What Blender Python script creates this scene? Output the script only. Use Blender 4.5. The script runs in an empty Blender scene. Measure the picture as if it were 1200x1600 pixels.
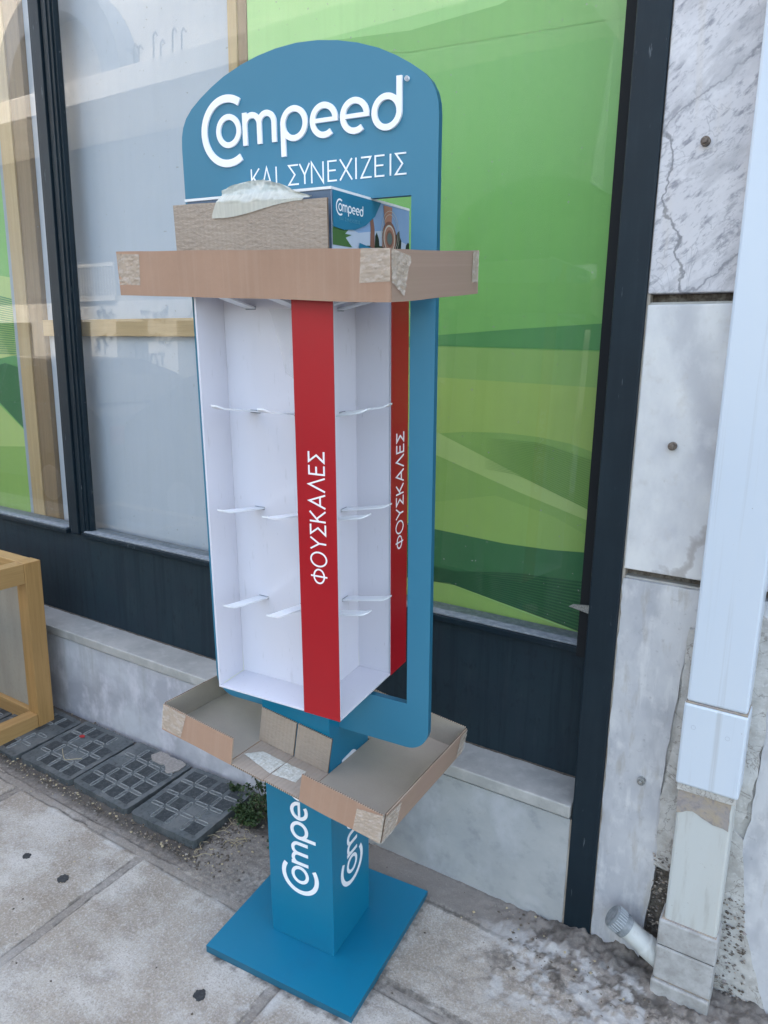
import bpy, bmesh, math, random
from math import sin, cos, pi, radians, sqrt
from mathutils import Matrix, Vector, noise
random.seed(7)
SC = bpy.context.scene
COL = SC.collection
# ------------------------------------------------------------------ camera
CAM_R = ((0.842765, -0.128811, 0.522642), (0.538061, 0.173804, -0.824792), (0.015405, 0.976320, 0.215784))
cd = bpy.data.cameras.new('camera'); cam = bpy.data.objects.new('camera', cd); COL.objects.link(cam)
M4 = Matrix(CAM_R).to_4x4(); M4.translation = (0.0, -1.55, 1.39631)
cam.matrix_world = M4
cd.sensor_fit = 'VERTICAL'; cd.sensor_height = 24.0; cd.lens = 1136.165 / 1600 * 24.0
cd.clip_start = 0.02; cd.clip_end = 2000
SC.camera = cam
SC.render.resolution_x, SC.render.resolution_y = 768, 1024
# ------------------------------------------------------------------ light
SUN_EL, SUN_AZ = radians(64), radians(12)      # the sun stands behind the shop, high over the street
w = bpy.data.worlds.new('World'); SC.world = w; w.use_nodes = True
nt = w.node_tree; bg = nt.nodes['Background']
sky = nt.nodes.new('ShaderNodeTexSky'); sky.sky_type = 'NISHITA'; sky.sun_disc = False
sky.sun_elevation = SUN_EL; sky.sun_rotation = SUN_AZ
sky.air_density = 1.0; sky.dust_density = 2.5; sky.ozone_density = .6
tint = nt.nodes.new('ShaderNodeMix'); tint.data_type = 'RGBA'; tint.blend_type = 'MULTIPLY'; tint.inputs[0].default_value = 1
tint.inputs[7].default_value = (1.17, 1.05, .9, 1)      # a hazy, slightly warm city sky
nt.links.new(sky.outputs[0], tint.inputs[6]); nt.links.new(tint.outputs[2], bg.inputs[0]); bg.inputs[1].default_value = 0.15
sd = bpy.data.lights.new('sun', 'SUN'); sd.energy = 4.3; sd.angle = radians(0.5); sd.color = (1, .95, .87)
sun = bpy.data.objects.new('sun', sd); COL.objects.link(sun)
to_sun = Vector((sin(SUN_AZ) * cos(SUN_EL), cos(SUN_AZ) * cos(SUN_EL), sin(SUN_EL)))
sun.rotation_euler = to_sun.to_track_quat('Z', 'Y').to_euler()
SC.view_settings.view_transform = 'Standard'; SC.view_settings.look = 'None'
SC.view_settings.exposure = 2.45; SC.view_settings.gamma = 1
# ------------------------------------------------------------------ materials
def mat(name, col, rough=.6, layers=(), bumps=(), metal=0, spec=.5, alpha=None, coat=0, attr=None):
    """layers: (kind, (sx,sy,sz), lo, hi, colour, strength[, detail]) mixed one over the other; bumps: ((sx,sy,sz), strength, metres)"""
    m = bpy.data.materials.new(name); m.use_nodes = True
    n = m.node_tree.nodes; L = m.node_tree.links; b = n['Principled BSDF']
    tc = n.new('ShaderNodeTexCoord')
    def nz(sc, kind='noise', detail=5):
        mp = n.new('ShaderNodeMapping'); mp.inputs['Scale'].default_value = sc
        src = tc.outputs['Object']
        if kind[0] == 'r':
            m0 = n.new('ShaderNodeMapping'); m0.inputs['Rotation'].default_value = (0, radians(-48 if kind != 'rwave2' else 18), 0); L.new(src, m0.inputs[0]); src = m0.outputs[0]
        L.new(src, mp.inputs[0])
        if kind == 'voro':
            t = n.new('ShaderNodeTexVoronoi'); t.feature = 'DISTANCE_TO_EDGE'; t.inputs['Scale'].default_value = 1
        elif kind == 'cell':
            t = n.new('ShaderNodeTexVoronoi'); t.inputs['Scale'].default_value = 1
        elif kind in ('rwave', 'rwave2'):
            t = n.new('ShaderNodeTexWave'); t.bands_direction = 'X'; t.inputs['Scale'].default_value = 1; t.inputs['Distortion'].default_value = 2.6; t.inputs['Detail'].default_value = 7; t.inputs['Detail Scale'].default_value = 2.6; t.inputs['Detail Roughness'].default_value = .62
        elif kind == 'wave':
            t = n.new('ShaderNodeTexWave'); t.inputs['Scale'].default_value = 1; t.inputs['Distortion'].default_value = .6
        else:
            t = n.new('ShaderNodeTexNoise'); t.inputs['Scale'].default_value = 1; t.inputs['Detail'].default_value = detail
            t.inputs['Roughness'].default_value = .62
            if kind == 'vein': t.inputs['Distortion'].default_value = .9
        L.new(mp.outputs[0], t.inputs['Vector'])
        return t.outputs['Distance'] if kind in ('voro', 'cell') else t.outputs['Fac'] if 'Fac' in t.outputs else t.outputs[0]
    cur = n.new('ShaderNodeRGB'); cur.outputs[0].default_value = (*col, 1); cur = cur.outputs[0]
    for ly in layers:
        kind, sc, lo, hi, c2, st = ly[:6]
        det = ly[6] if len(ly) > 6 else 5
        if kind == 'attr':
            at = n.new('ShaderNodeAttribute'); at.attribute_name = 'mask'
            sp = n.new('ShaderNodeSeparateColor'); L.new(at.outputs['Color'], sp.inputs[0]); f = sp.outputs[sc]
            nn = nz((90, 90, 90)); a = n.new('ShaderNodeMath'); a.operation = 'MULTIPLY_ADD'
            L.new(nn, a.inputs[0]); a.inputs[1].default_value = .8
            s2 = n.new('ShaderNodeMath'); s2.operation = 'SUBTRACT'; L.new(f, s2.inputs[0]); s2.inputs[1].default_value = .4
            L.new(s2.outputs[0], a.inputs[2]); f = a.outputs[0]
        else:
            f = nz(sc, kind, det)
            if kind == 'vein':
                a = n.new('ShaderNodeMath'); a.operation = 'SUBTRACT'; L.new(f, a.inputs[0]); a.inputs[1].default_value = .5
                c = n.new('ShaderNodeMath'); c.operation = 'ABSOLUTE'; L.new(a.outputs[0], c.inputs[0]); f = c.outputs[0]
        r = n.new('ShaderNodeMapRange'); L.new(f, r.inputs[0])
        r.inputs[1].default_value = lo; r.inputs[2].default_value = hi
        r.inputs[3].default_value = 0; r.inputs[4].default_value = st
        mx = n.new('ShaderNodeMix'); mx.data_type = 'RGBA'
        L.new(r.outputs[0], mx.inputs[0]); L.new(cur, mx.inputs[6]); mx.inputs[7].default_value = (*c2, 1)
        cur = mx.outputs[2]
    L.new(cur, b.inputs['Base Color'])
    b.inputs['Roughness'].default_value = rough; b.inputs['Metallic'].default_value = metal
    b.inputs['Specular IOR Level'].default_value = spec
    if coat: b.inputs['Coat Weight'].default_value = coat; b.inputs['Coat Roughness'].default_value = .08
    last = None
    for bp in bumps:
        sc, st, d = bp[:3]; kind = bp[3] if len(bp) > 3 else 'noise'
        bn = n.new('ShaderNodeBump'); bn.inputs['Strength'].default_value = st; bn.inputs['Distance'].default_value = d
        L.new(nz(sc, kind), bn.inputs['Height'])
        if last: L.new(last, bn.inputs['Normal'])
        last = bn.outputs[0]
    if last: L.new(last, b.inputs['Normal'])
    if alpha is not None: b.inputs['Alpha'].default_value = alpha
    return m
I3 = lambda s: (s, s, s)
TEAL = mat('teal_laminate', (.003, .165, .275), .36, [('noise', I3(9), .35, .75, (.005, .165, .3), .5), ('noise', (120, 120, 120), .68, .76, (.06, .2, .3), .5), ('noise', (5, 5, 5), .55, .7, (.012, .14, .24), .5)], [(I3(500), .05, .001)])
TEALH = mat('teal_print_header', (.035, .185, .285), .42, [('noise', I3(5), .3, .8, (.042, .2, .305), .6)], [(I3(500), .05, .001)])
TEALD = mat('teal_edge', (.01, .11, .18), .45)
RED = mat('red_print', (.37, .006, .012), .38, [('noise', I3(14), .4, .8, (.33, .007, .014), .4), ('noise', (160, 160, 30), .68, .76, (.36, .05, .05), .4)], [(I3(300), .05, .001)])
WHITE = mat('white_board', (.66, .655, .71), .08, [('noise', (14, 14, 5), .56, .75, (.66, .66, .66), .25), ('noise', (80, 80, 14), .62, .72, (.45, .45, .46), .4), ('noise', (200, 200, 30), .68, .74, (.3, .29, .28), .45)], [(I3(18), .05, .004)])
EDGEW = mat('white_edge', (.82, .82, .82), .5)
LOGO = mat('white_lettering', (.88, .88, .9), .45)
PLAST = mat('white_plastic', (.8, .82, .84), .3)
CARD = mat('kraft_outside', (.4, .25, .17), .8, [('noise', (6, 6, 6), .35, .7, (.32, .195, .13), .7), ('noise', (300, 300, 300), .5, .8, (.3, .2, .14), .35), ('noise', (90, 2, 2), .5, .7, (.43, .3, .22), .35)], [((180, 1, 1), .06, .001), (I3(400), .1, .0008)])
CARDS = mat('kraft_side', (.3, .215, .155), .8, [('noise', (6, 6, 6), .35, .7, (.3, .2, .155), .6), ('noise', (1, 1, 160), .45, .7, (.42, .3, .23), .25)], [((1, 1, 260), .1, .001), (I3(400), .1, .0008)])
CARDI = mat('kraft_inside', (.41, .355, .29), .85, [('noise', (7, 7, 7), .35, .7, (.31, .265, .215), .6), ('wave', (1, 32, 1), .2, 1, (.34, .29, .235), .45), ('noise', I3(300), .5, .8, (.26, .22, .17), .3)], [((1, 32, 1), .35, .0012, 'wave'), (I3(350), .12, .0008)])
CARDE = mat('kraft_flap', (.41, .335, .27), .85, [('noise', (7, 7, 7), .35, .7, (.31, .25, .2), .6), ('wave', (32, 1, 1), .2, 1, (.33, .27, .21), .35), ('noise', I3(300), .5, .8, (.26, .21, .16), .3)], [((32, 1, 1), .3, .0012, 'wave'), ((70, 1, 150), .9, .004), (I3(350), .12, .0008)])
CARDX = mat('corrugated_edge', (.14, .1, .07), .9, [('wave', (60, 60, 1), .3, .7, (.42, .33, .25), .9)])
TAPE = mat('clear_tape', (.6, .53, .43), .18, [('noise', (60, 60, 110), .5, .58, (.76, .7, .62), .7)], [((50, 50, 120), .25, .0012)], alpha=.5)
TAPEW = mat('paper_tape', (.6, .57, .49), .45, [('noise', (200, 60, 60), .42, .58, (.76, .74, .68), .9)], [((240, 60, 60), .4, .0015)], alpha=.9)
TAPEB = mat('bunched_tape', (.6, .6, .53), .25, [('noise', (200, 20, 20), .45, .6, (.72, .72, .62), .5)], [((30, 30, 30), .4, .004)], alpha=.78)
FRAME = mat('navy_painted_metal', (.006, .016, .024), .5, spec=.28, layers= [('noise', (40, 40, 3), .45, .75, (.014, .027, .036), .7), ('noise', (120, 120, 14), .66, .71, (.2, .23, .25), .6), ('noise', I3(5), .4, .7, (.003, .009, .015), .7)], bumps=[(I3(120), .12, .001), ((60, 60, 4), .12, .001)])
KICK = mat('navy_kick_panel', (.013, .027, .036), .65, spec=.25, layers= [('noise', (46, 46, 1.6), .5, .62, (.006, .014, .021), .55), ('noise', (22, 22, 3.5), .52, .74, (.024, .038, .046), .5), ('noise', (60, 60, 26), .56, .7, (.008, .014, .02), .7), ('noise', I3(7), .45, .7, (.013, .022, .032), .7), ('noise', I3(170), .74, .78, (.42, .45, .46), .7)], bumps=[((70, 70, 2), .12, .001), (I3(90), .15, .002)])
BEAD = mat('dusty_bead', (.17, .19, .21), .75, [('noise', I3(60), .4, .65, (.3, .32, .34), .7)], [(I3(200), .2, .001)])
DARK = mat('dark_gap', (.008, .01, .012), .9)
MARB_A = mat('veined_marble', (.6, .59, .6), .42, [('noise', I3(3.5), .35, .7, (.47, .46, .48), .8), ('rnoise', (90, 60, 34), .53, .66, (.2, .2, .23), .85, 8), ('rnoise', (200, 100, 80), .56, .66, (.3, .3, .33), .6, 6), ('noise', (9, 9, 7), .5, .6, (.68, .67, .68), .55), ('rwave', (1.3, 1, 1.0), .9985, 1, (.12, .12, .14), .9), ('rwave2', (.75, 1, .8), .999, 1, (.14, .14, .15), .8), ('rwave', (1.3, 1, 1.0), .97, 1, (.38, .38, .4), .45), ('vein', (5, 4, 6), .006, 0, (.25, .25, .27), .55), ('rnoise', (16, 10, 5), .52, .6, (.38, .375, .39), .6, 8), ('noise', (30, 30, 3), .55, .75, (.5, .44, .37), .4)], [(I3(140), .12, .002)])
MARB_B = mat('clouded_marble', (.68, .68, .66), .42, [('noise', (6, 6, 3.5), .42, .66, (.47, .475, .5), .8), ('rwave2', (.9, 1, .6), .8, 1, (.38, .385, .41), .6), ('noise', (20, 20, 14), .5, .7, (.7, .7, .69), .5), ('rwave', (.5, 1, .7), .994, 1, (.33, .3, .28), .7), ('noise', (30, 30, 30), .56, .75, (.46, .42, .37), .35), ('noise', I3(120), .66, .8, (.33, .3, .26), .4)], [(I3(140), .1, .002)])
MARB_C = mat('grey_marble', (.54, .545, .55), .42, [('rwave2', (.5, 1, .4), .75, 1, (.4, .41, .43), .6), ('noise', (14, 14, 5), .5, .64, (.36, .365, .38), .7), ('noise', (5, 5, 3), .42, .64, (.36, .37, .4), .9), ('noise', (24, 24, 16), .52, .7, (.66, .66, .65), .6), ('noise', (40, 40, 5), .58, .7, (.66, .66, .65), .5), ('noise', (30, 30, 7), .57, .68, (.33, .29, .23), .45), ('noise', I3(70), .62, .75, (.25, .25, .26), .5)], [(I3(90), .12, .002)])
PLINTH = mat('plinth_marble', (.43, .435, .42), .55, [('noise', (3, 3, 4), .36, .66, (.29, .305, .31), .9), ('noise', (18, 18, 22), .54, .7, (.22, .235, .24), .5), ('noise', (9, 9, 6), .5, .7, (.52, .53, .55), .5), ('noise', I3(150), .6, .8, (.25, .24, .22), .35)], [(I3(110), .12, .002)])
PLINTH2 = mat('plinth_marble_pale', (.53, .54, .56), .5, [('noise', (4, 4, 5), .4, .6, (.36, .36, .39), .9), ('noise', (12, 12, 9), .5, .66, (.64, .63, .66), .7), ('noise', (25, 25, 2.2), .54, .72, (.33, .33, .31), .5), ('noise', (60, 60, 4), .6, .8, (.36, .36, .36), .4)], [(I3(110), .1, .002)])
SILL = mat('sill_marble', (.43, .42, .39), .45, [('noise', (8, 8, 8), .38, .66, (.31, .31, .29), .9), ('noise', (30, 30, 30), .52, .7, (.52, .51, .48), .5), ('noise', I3(120), .6, .75, (.2, .19, .17), .45)], [(I3(160), .12, .002)])
PLASTER = mat('ragged_plaster', (.5, .49, .46), .85, [('noise', I3(30), .4, .65, (.34, .32, .29), .8), ('vein', I3(9), .012, 0, (.16, .14, .12), .7), ('noise', I3(110), .55, .7, (.6, .59, .57), .6)], [(I3(50), .5, .006), (I3(220), .3, .002)])
MORTAR = mat('dark_mortar', (.13, .11, .09), .95, [('noise', I3(60), .42, .6, (.26, .235, .2), .8), ('noise', I3(150), .5, .65, (.06, .05, .04), .7)], [(I3(160), .6, .004)])
PIPEW = mat('white_duct', (.56, .62, .68), .3, [('noise', (70, 70, 1.2), .58, .7, (.36, .36, .35), .4), ('noise', (9, 9, 2), .4, .7, (.53, .6, .68), .6), ('noise', (60, 60, 1.5), .6, .8, (.46, .5, .53), .4), ('noise', I3(130), .73, .77, (.16, .14, .12), .8), ('noise', (90, 90, 3), .62, .8, (.6, .62, .64), .4)], [((50, 50, 2), .04, .001)])
PIPEO = mat('aged_duct', (.5, .52, .5), .55, [('noise', (14, 14, 2), .42, .7, (.46, .46, .42), .8), ('noise', (60, 60, 8), .56, .72, (.36, .35, .32), .6), ('noise', I3(160), .66, .76, (.2, .18, .15), .6)], [(I3(120), .12, .001)])
PIPEB = mat('grimy_pvc', (.42, .42, .41), .5, [('noise', I3(26), .4, .62, (.27, .265, .25), .8), ('noise', I3(90), .58, .72, (.25, .23, .2), .6)], [(I3(100), .12, .001)])
RUST = mat('rust_stain_filler', (.3, .27, .25), .9, [('noise', I3(30), .4, .6, (.36, .3, .22), .9), ('noise', I3(80), .5, .65, (.22, .2, .21), .8)], [(I3(60), .5, .005)])
CAPG = mat('grey_cap', (.17, .19, .2), .55, [('noise', I3(60), .45, .7, (.36, .38, .39), .6)], [(I3(150), .1, .001)])
CAPR = mat('cap_rib', (.32, .345, .36), .5)
BOLT = mat('rusty_bolt', (.14, .11, .09), .6, [('noise', I3(300), .45, .6, (.28, .24, .2), .7)], [], metal=.5)
BOLTS = mat('steel_bolt', (.4, .41, .4), .4, [('noise', I3(300), .45, .6, (.15, .15, .14), .7)], [], metal=.7)
CONC = mat('aggregate_slab', (.39, .35, .295), .85, [
    ('noise', (2.2, 2.2, 2), .36, .62, (.25, .205, .155), .9), ('noise', (4, 5, 5), .48, .64, (.52, .495, .45), .8), ('noise', (9, 12, 9), .54, .7, (.2, .165, .13), .6), ('noise', I3(420), .6, .68, (.1, .09, .08), .5),
    ('noise', I3(170), .46, .72, (.58, .56, .53), .6), ('noise', I3(230), .5, .7, (.2, .18, .16), .7), ('noise', I3(34), .58, .72, (.26, .235, .21), .4),
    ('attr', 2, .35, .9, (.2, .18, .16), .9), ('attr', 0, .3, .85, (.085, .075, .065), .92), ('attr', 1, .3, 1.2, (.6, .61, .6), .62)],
    [(I3(260), .6, .003), (I3(60), .35, .004), (I3(18), .2, .006)])
ASPH = mat('asphalt', (.055, .055, .055), .9, [('noise', I3(70), .45, .7, (.1, .1, .1), .7)], [(I3(120), .4, .006)])
TILE = mat('cover_resin', (.075, .085, .087), .55, [('noise', I3(16), .38, .65, (.1, .115, .12), .85), ('noise', I3(80), .5, .7, (.025, .032, .036), .8), ('noise', I3(6), .5, .65, (.17, .175, .17), .55), ('noise', I3(220), .66, .75, (.3, .29, .26), .5)], [(I3(110), .4, .003)])
PIT = mat('cover_dark_cell', (.02, .026, .03), .6, [('noise', I3(70), .45, .65, (.06, .07, .072), .8), ('noise', I3(200), .55, .7, (.14, .14, .13), .5)], [(I3(140), .4, .002)])
TILEE = mat('cover_worn_edge', (.2, .21, .205), .6, [('noise', I3(60), .42, .62, (.1, .11, .11), .8), ('noise', I3(150), .5, .7, (.34, .35, .34), .6)], [(I3(160), .3, .002)])
DIRT = mat('dirt', (.085, .068, .052), .95, [('noise', I3(90), .45, .6, (.16, .13, .1), .8)], [(I3(120), .8, .006)])
GRAV = mat('grit', (.15, .13, .11), .9, [('noise', I3(40), .42, .6, (.34, .31, .27), .9), ('noise', I3(57), .52, .62, (.06, .05, .04), .9)])
TAR = mat('tar_spot', (.025, .027, .03), .7, [('noise', I3(200), .5, .7, (.07, .07, .07), .7)], [(I3(250), .5, .002)])
LEAF = mat('weed_leaf', (.025, .055, .014), .6, [('noise', I3(40), .45, .65, (.06, .1, .025), .8), ('noise', I3(70), .58, .7, (.1, .075, .035), .6)])
STEM = mat('weed_stem', (.09, .07, .035), .8)
DRY = mat('dry_stem', (.38, .32, .2), .8)
def wood(n, a, b, ax=2):
    s = [60, 60, 60]; s[ax] = 2.5; s2 = [220, 220, 220]; s2[ax] = 8
    return mat(n, a, .5, [('noise', tuple(s), .38, .68, b, .8), ('noise', tuple(s2), .5, .75, tuple(x * .75 for x in b), .4), ('noise', I3(120), .7, .78, tuple(x * .5 for x in a), .5)], [(tuple(s2), .08, .001)])
WOODZ = wood('yellow_wood_upright', (.4, .235, .085), (.3, .17, .055), 2)
WOODX = wood('yellow_wood_rail', (.44, .27, .105), (.34, .19, .065), 0)
WOODY = wood('yellow_wood_end', (.42, .26, .1), (.33, .185, .065), 1)
PLY = mat('plywood', (.34, .31, .25), .7, [('noise', (14, 14, 3), .4, .65, (.28, .25, .2), .8), ('noise', I3(90), .55, .75, (.22, .2, .16), .4)], [(I3(120), .08, .001)])
PINE = wood('pine_timber', (.52, .37, .2), (.43, .29, .15), 2)
PINED = wood('brown_timber', (.26, .17, .095), (.2, .13, .07), 2)
PINEX = wood('pine_beam', (.52, .36, .19), (.42, .28, .14), 0)
PANELW = mat('white_backing', (.5, .53, .6), .6, [('noise', (2, 2, 2), .35, .7, (.46, .49, .56), .6), ('noise', (30, 30, 1.2), .5, .8, (.52, .54, .58), .3)])
def glassmat():
    m = bpy.data.materials.new('window_glass'); m.use_nodes = True; n = m.node_tree.nodes; L = m.node_tree.links; n.clear()
    o = n.new('ShaderNodeOutputMaterial'); t = n.new('ShaderNodeBsdfTransparent'); g = n.new('ShaderNodeBsdfGlossy'); d = n.new('ShaderNodeBsdfDiffuse')
    t.inputs[0].default_value = (.93, .96, .95, 1); g.inputs['Roughness'].default_value = .004
    f = n.new('ShaderNodeLayerWeight'); f.inputs[0].default_value = .5
    pw = n.new('ShaderNodeMath'); pw.operation = 'POWER'; L.new(f.outputs['Facing'], pw.inputs[0]); pw.inputs[1].default_value = 5
    k = n.new('ShaderNodeMath'); k.operation = 'MULTIPLY_ADD'; k.inputs[1].default_value = 3.4; k.inputs[2].default_value = .04; L.new(pw.outputs[0], k.inputs[0]); k.use_clamp = True
    m1 = n.new('ShaderNodeMixShader'); L.new(k.outputs[0], m1.inputs[0]); L.new(t.outputs[0], m1.inputs[1]); L.new(g.outputs[0], m1.inputs[2])
    tc = n.new('ShaderNodeTexCoord'); mp = n.new('ShaderNodeMapping'); mp.inputs['Scale'].default_value = (45, 45, 4); L.new(tc.outputs['Object'], mp.inputs[0])
    a = n.new('ShaderNodeTexNoise'); a.inputs['Scale'].default_value = 1; a.inputs['Detail'].default_value = 6; L.new(mp.outputs[0], a.inputs['Vector'])
    b2 = n.new('ShaderNodeTexNoise'); b2.inputs['Scale'].default_value = 110; L.new(tc.outputs['Object'], b2.inputs['Vector'])
    r1 = n.new('ShaderNodeMapRange'); L.new(a.outputs[0], r1.inputs[0]); r1.inputs[1].default_value = .4; r1.inputs[2].default_value = .8; r1.inputs[3].default_value = .008; r1.inputs[4].default_value = .035
    r2 = n.new('ShaderNodeMapRange'); L.new(b2.outputs[0], r2.inputs[0]); r2.inputs[1].default_value = .735; r2.inputs[2].default_value = .76; r2.inputs[4].default_value = .55
    ad = n.new('ShaderNodeMath'); ad.operation = 'ADD'; L.new(r1.outputs[0], ad.inputs[0]); L.new(r2.outputs[0], ad.inputs[1]); ad.use_clamp = True
    d.inputs[0].default_value = (.6, .6, .58, 1)
    m2 = n.new('ShaderNodeMixShader'); L.new(ad.outputs[0], m2.inputs[0]); L.new(m1.outputs[0], m2.inputs[1]); L.new(d.outputs[0], m2.inputs[2])
    L.new(m2.outputs[0], o.inputs[0]); return m
GLASS = glassmat()
# ------------------------------------------------------------------ mesh helpers
class MB:
    def __init__(s): s.v = []; s.f = []; s.mi = []; s.ms = []
    def m(s, mt):
        if mt not in s.ms: s.ms.append(mt)
        return s.ms.index(mt)
    def add(s, vs, fs, mt, X=None):
        k = len(s.v); i = s.m(mt)
        s.v += [tuple(X @ Vector(q)) if X is not None else tuple(q) for q in vs]
        for f in fs: s.f.append(tuple(k + j for j in f)); s.mi.append(i)
        return s
    def box(s, x0, x1, y0, y1, z0, z1, mt, X=None):
        vs = [(x, y, z) for z in (z0, z1) for y in (y0, y1) for x in (x0, x1)]
        return s.add(vs, [(0, 2, 3, 1), (4, 5, 7, 6), (0, 1, 5, 4), (2, 6, 7, 3), (0, 4, 6, 2), (1, 3, 7, 5)], mt, X)
    def boxm(s, x0, x1, y0, y1, z0, z1, mts, X=None):   # bottom, top, front(-y), back, left, right
        vs = [(x, y, z) for z in (z0, z1) for y in (y0, y1) for x in (x0, x1)]
        for f, mt in zip([(0, 2, 3, 1), (4, 5, 7, 6), (0, 1, 5, 4), (2, 6, 7, 3), (0, 4, 6, 2), (1, 3, 7, 5)], mts): s.add([vs[j] for j in f], [(0, 1, 2, 3)], mt, X)
        return s
    def prism(s, pts, lo, hi, mt, fn=None, side=None):   # pts 2D CCW in (a,b); fn(a,b,h)->xyz
        fn = fn or (lambda a, b, h: (a, b, h)); n = len(pts)
        vs = [fn(a, b, lo) for a, b in pts] + [fn(a, b, hi) for a, b in pts]
        s.add(vs, [tuple(range(n - 1, -1, -1)), tuple(range(n, 2 * n))], mt)
        s.add(vs, [(i, (i + 1) % n, n + (i + 1) % n, n + i) for i in range(n)], side or mt)
        return s
    def tube(s, pts, rad, mt, seg=10, cap=True):
        pts = [Vector(q) for q in pts]; n = len(pts); rs = rad if isinstance(rad, (list, tuple)) else [rad] * n
        vs = []; up = None
        for i, q in enumerate(pts):
            d = (pts[min(i + 1, n - 1)] - pts[max(i - 1, 0)]).normalized()
            a = d.orthogonal().normalized() if up is None else (up - d * up.dot(d)).normalized()
            up = a; b = d.cross(a)
            for k in range(seg): t = 2 * pi * k / seg; vs.append(q + (a * cos(t) + b * sin(t)) * rs[i])
        fs = [(i * seg + k, i * seg + (k + 1) % seg, (i + 1) * seg + (k + 1) % seg, (i + 1) * seg + k) for i in range(n - 1) for k in range(seg)]
        if cap: fs += [tuple(range(seg - 1, -1, -1)), tuple((n - 1) * seg + k for k in range(seg))]
        return s.add(vs, fs, mt)
    def build(s, name, parent=None, bevel=0, smooth=False, loc=None):
        me = bpy.data.meshes.new(name); me.from_pydata(s.v, [], s.f)
        for mt in s.ms: me.materials.append(mt)
        me.polygons.foreach_set('material_index', s.mi)
        if smooth: me.polygons.foreach_set('use_smooth', [True] * len(me.polygons))
        me.validate(); me.update()
        o = bpy.data.objects.new(name, me); COL.objects.link(o)
        if parent: o.parent = parent
        if loc: o.location = loc
        if bevel:
            bv = o.modifiers.new('b', 'BEVEL'); bv.width = bevel; bv.segments = 2; bv.limit_method = 'ANGLE'; bv.angle_limit = radians(40)
        return o
def tag(o, label=None, cat=None, group=None, kind=None):
    if label: o['label'] = label
    if cat: o['category'] = cat
    if group: o['group'] = group
    if kind: o['kind'] = kind
    return o
def empty(name, label, cat, loc=(0, 0, 0), group=None, mtx=None):
    o = bpy.data.objects.new(name, None); COL.objects.link(o); o.empty_display_size = .1
    if mtx is not None: o.matrix_world = mtx
    else: o.location = loc
    return tag(o, label, cat, group)
def part(name, parent, fn, bevel=0, smooth=False, label=None):
    b = MB(); fn(b); o = b.build(name, parent, bevel, smooth)
    if label: o['label'] = label
    return o
def blob(b, c, r_, mt, rnd):
    vs = []
    for (x, y, z) in ((1, 0, 0), (-1, 0, 0), (0, 1, 0), (0, -1, 0), (0, 0, 1), (0, 0, -1)):
        k = r_ * (.6 + .8 * rnd.random()); vs.append((c[0] + x * k, c[1] + y * k, c[2] + z * k * .6))
    b.add(vs, [(0, 2, 4), (2, 1, 4), (1, 3, 4), (3, 0, 4), (2, 0, 5), (1, 2, 5), (3, 1, 5), (0, 3, 5)], mt)
def sheet(b, P, nx, ny, mt, amp=.0012, th=.0004, seed=0, fr=60):
    """a thin crinkled strip: P(s,t)->Vector and normal"""
    vs = []
    for j in range(ny + 1):
        for i in range(nx + 1):
            p_, n_ = P(i / nx, j / ny); q = p_ + n_ * (.0008 + amp * abs(noise.noise(Vector((p_.x * fr, p_.y * fr + seed, p_.z * fr * 1.7)))))
            vs.append(q)
    k = len(vs)
    b.add(vs, [(j * (nx + 1) + i, j * (nx + 1) + i + 1, (j + 1) * (nx + 1) + i + 1, (j + 1) * (nx + 1) + i) for j in range(ny) for i in range(nx)], mt)
def quadP(c, n_):
    c = [Vector(q) for q in c]; n_ = Vector(n_)
    return lambda s, t: (lerp(lerp(c[0], c[1], s), lerp(c[3], c[2], s), t), n_)
def lerp(a, b, t): return a + (b - a) * t
# ribbons: strokes drawn with a flat-ended pen
def ribbon(b, pts, wd, lo, hi, mt, fn, closed=False):
    n = len(pts); P = [Vector(q) for q in pts]; Lf = []; Rt = []
    for i in range(n):
        if closed: d0 = (P[i] - P[i - 1]).normalized(); d1 = (P[(i + 1) % n] - P[i]).normalized()
        else:
            d0 = (P[i] - P[i - 1]).normalized() if i else (P[1] - P[0]).normalized()
            d1 = (P[i + 1] - P[i]).normalized() if i < n - 1 else d0
        n0 = Vector((-d0.y, d0.x)); n1 = Vector((-d1.y, d1.x)); m = (n0 + n1)
        if m.length < .3: m = n0.copy()
        m.normalize(); k = 1 / max(.35, m.dot(n0)); Lf.append(P[i] + m * wd / 2 * k); Rt.append(P[i] - m * wd / 2 * k)
    vs = [fn(q.x, q.y, hi) for q in Lf] + [fn(q.x, q.y, hi) for q in Rt] + [fn(q.x, q.y, lo) for q in Lf] + [fn(q.x, q.y, lo) for q in Rt]
    fs = []
    for i in range(n if closed else n - 1):
        j = (i + 1) % n
        fs += [(i, n + i, n + j, j), (2 * n + i, i, j, 2 * n + j), (n + i, 3 * n + i, 3 * n + j, n + j)]
    if not closed: fs += [(0, 2 * n, 3 * n, n), (n - 1, 2 * n - 1, 4 * n - 1, 3 * n - 1)]
    b.add(vs, fs, mt)
def arc(cx, cy, r, a0, a1, n=28, ry=None):
    ry = ry or r
    return [(cx + r * cos(radians(a0 + (a1 - a0) * i / n)), cy + ry * sin(radians(a0 + (a1 - a0) * i / n))) for i in range(n + 1)]
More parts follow.
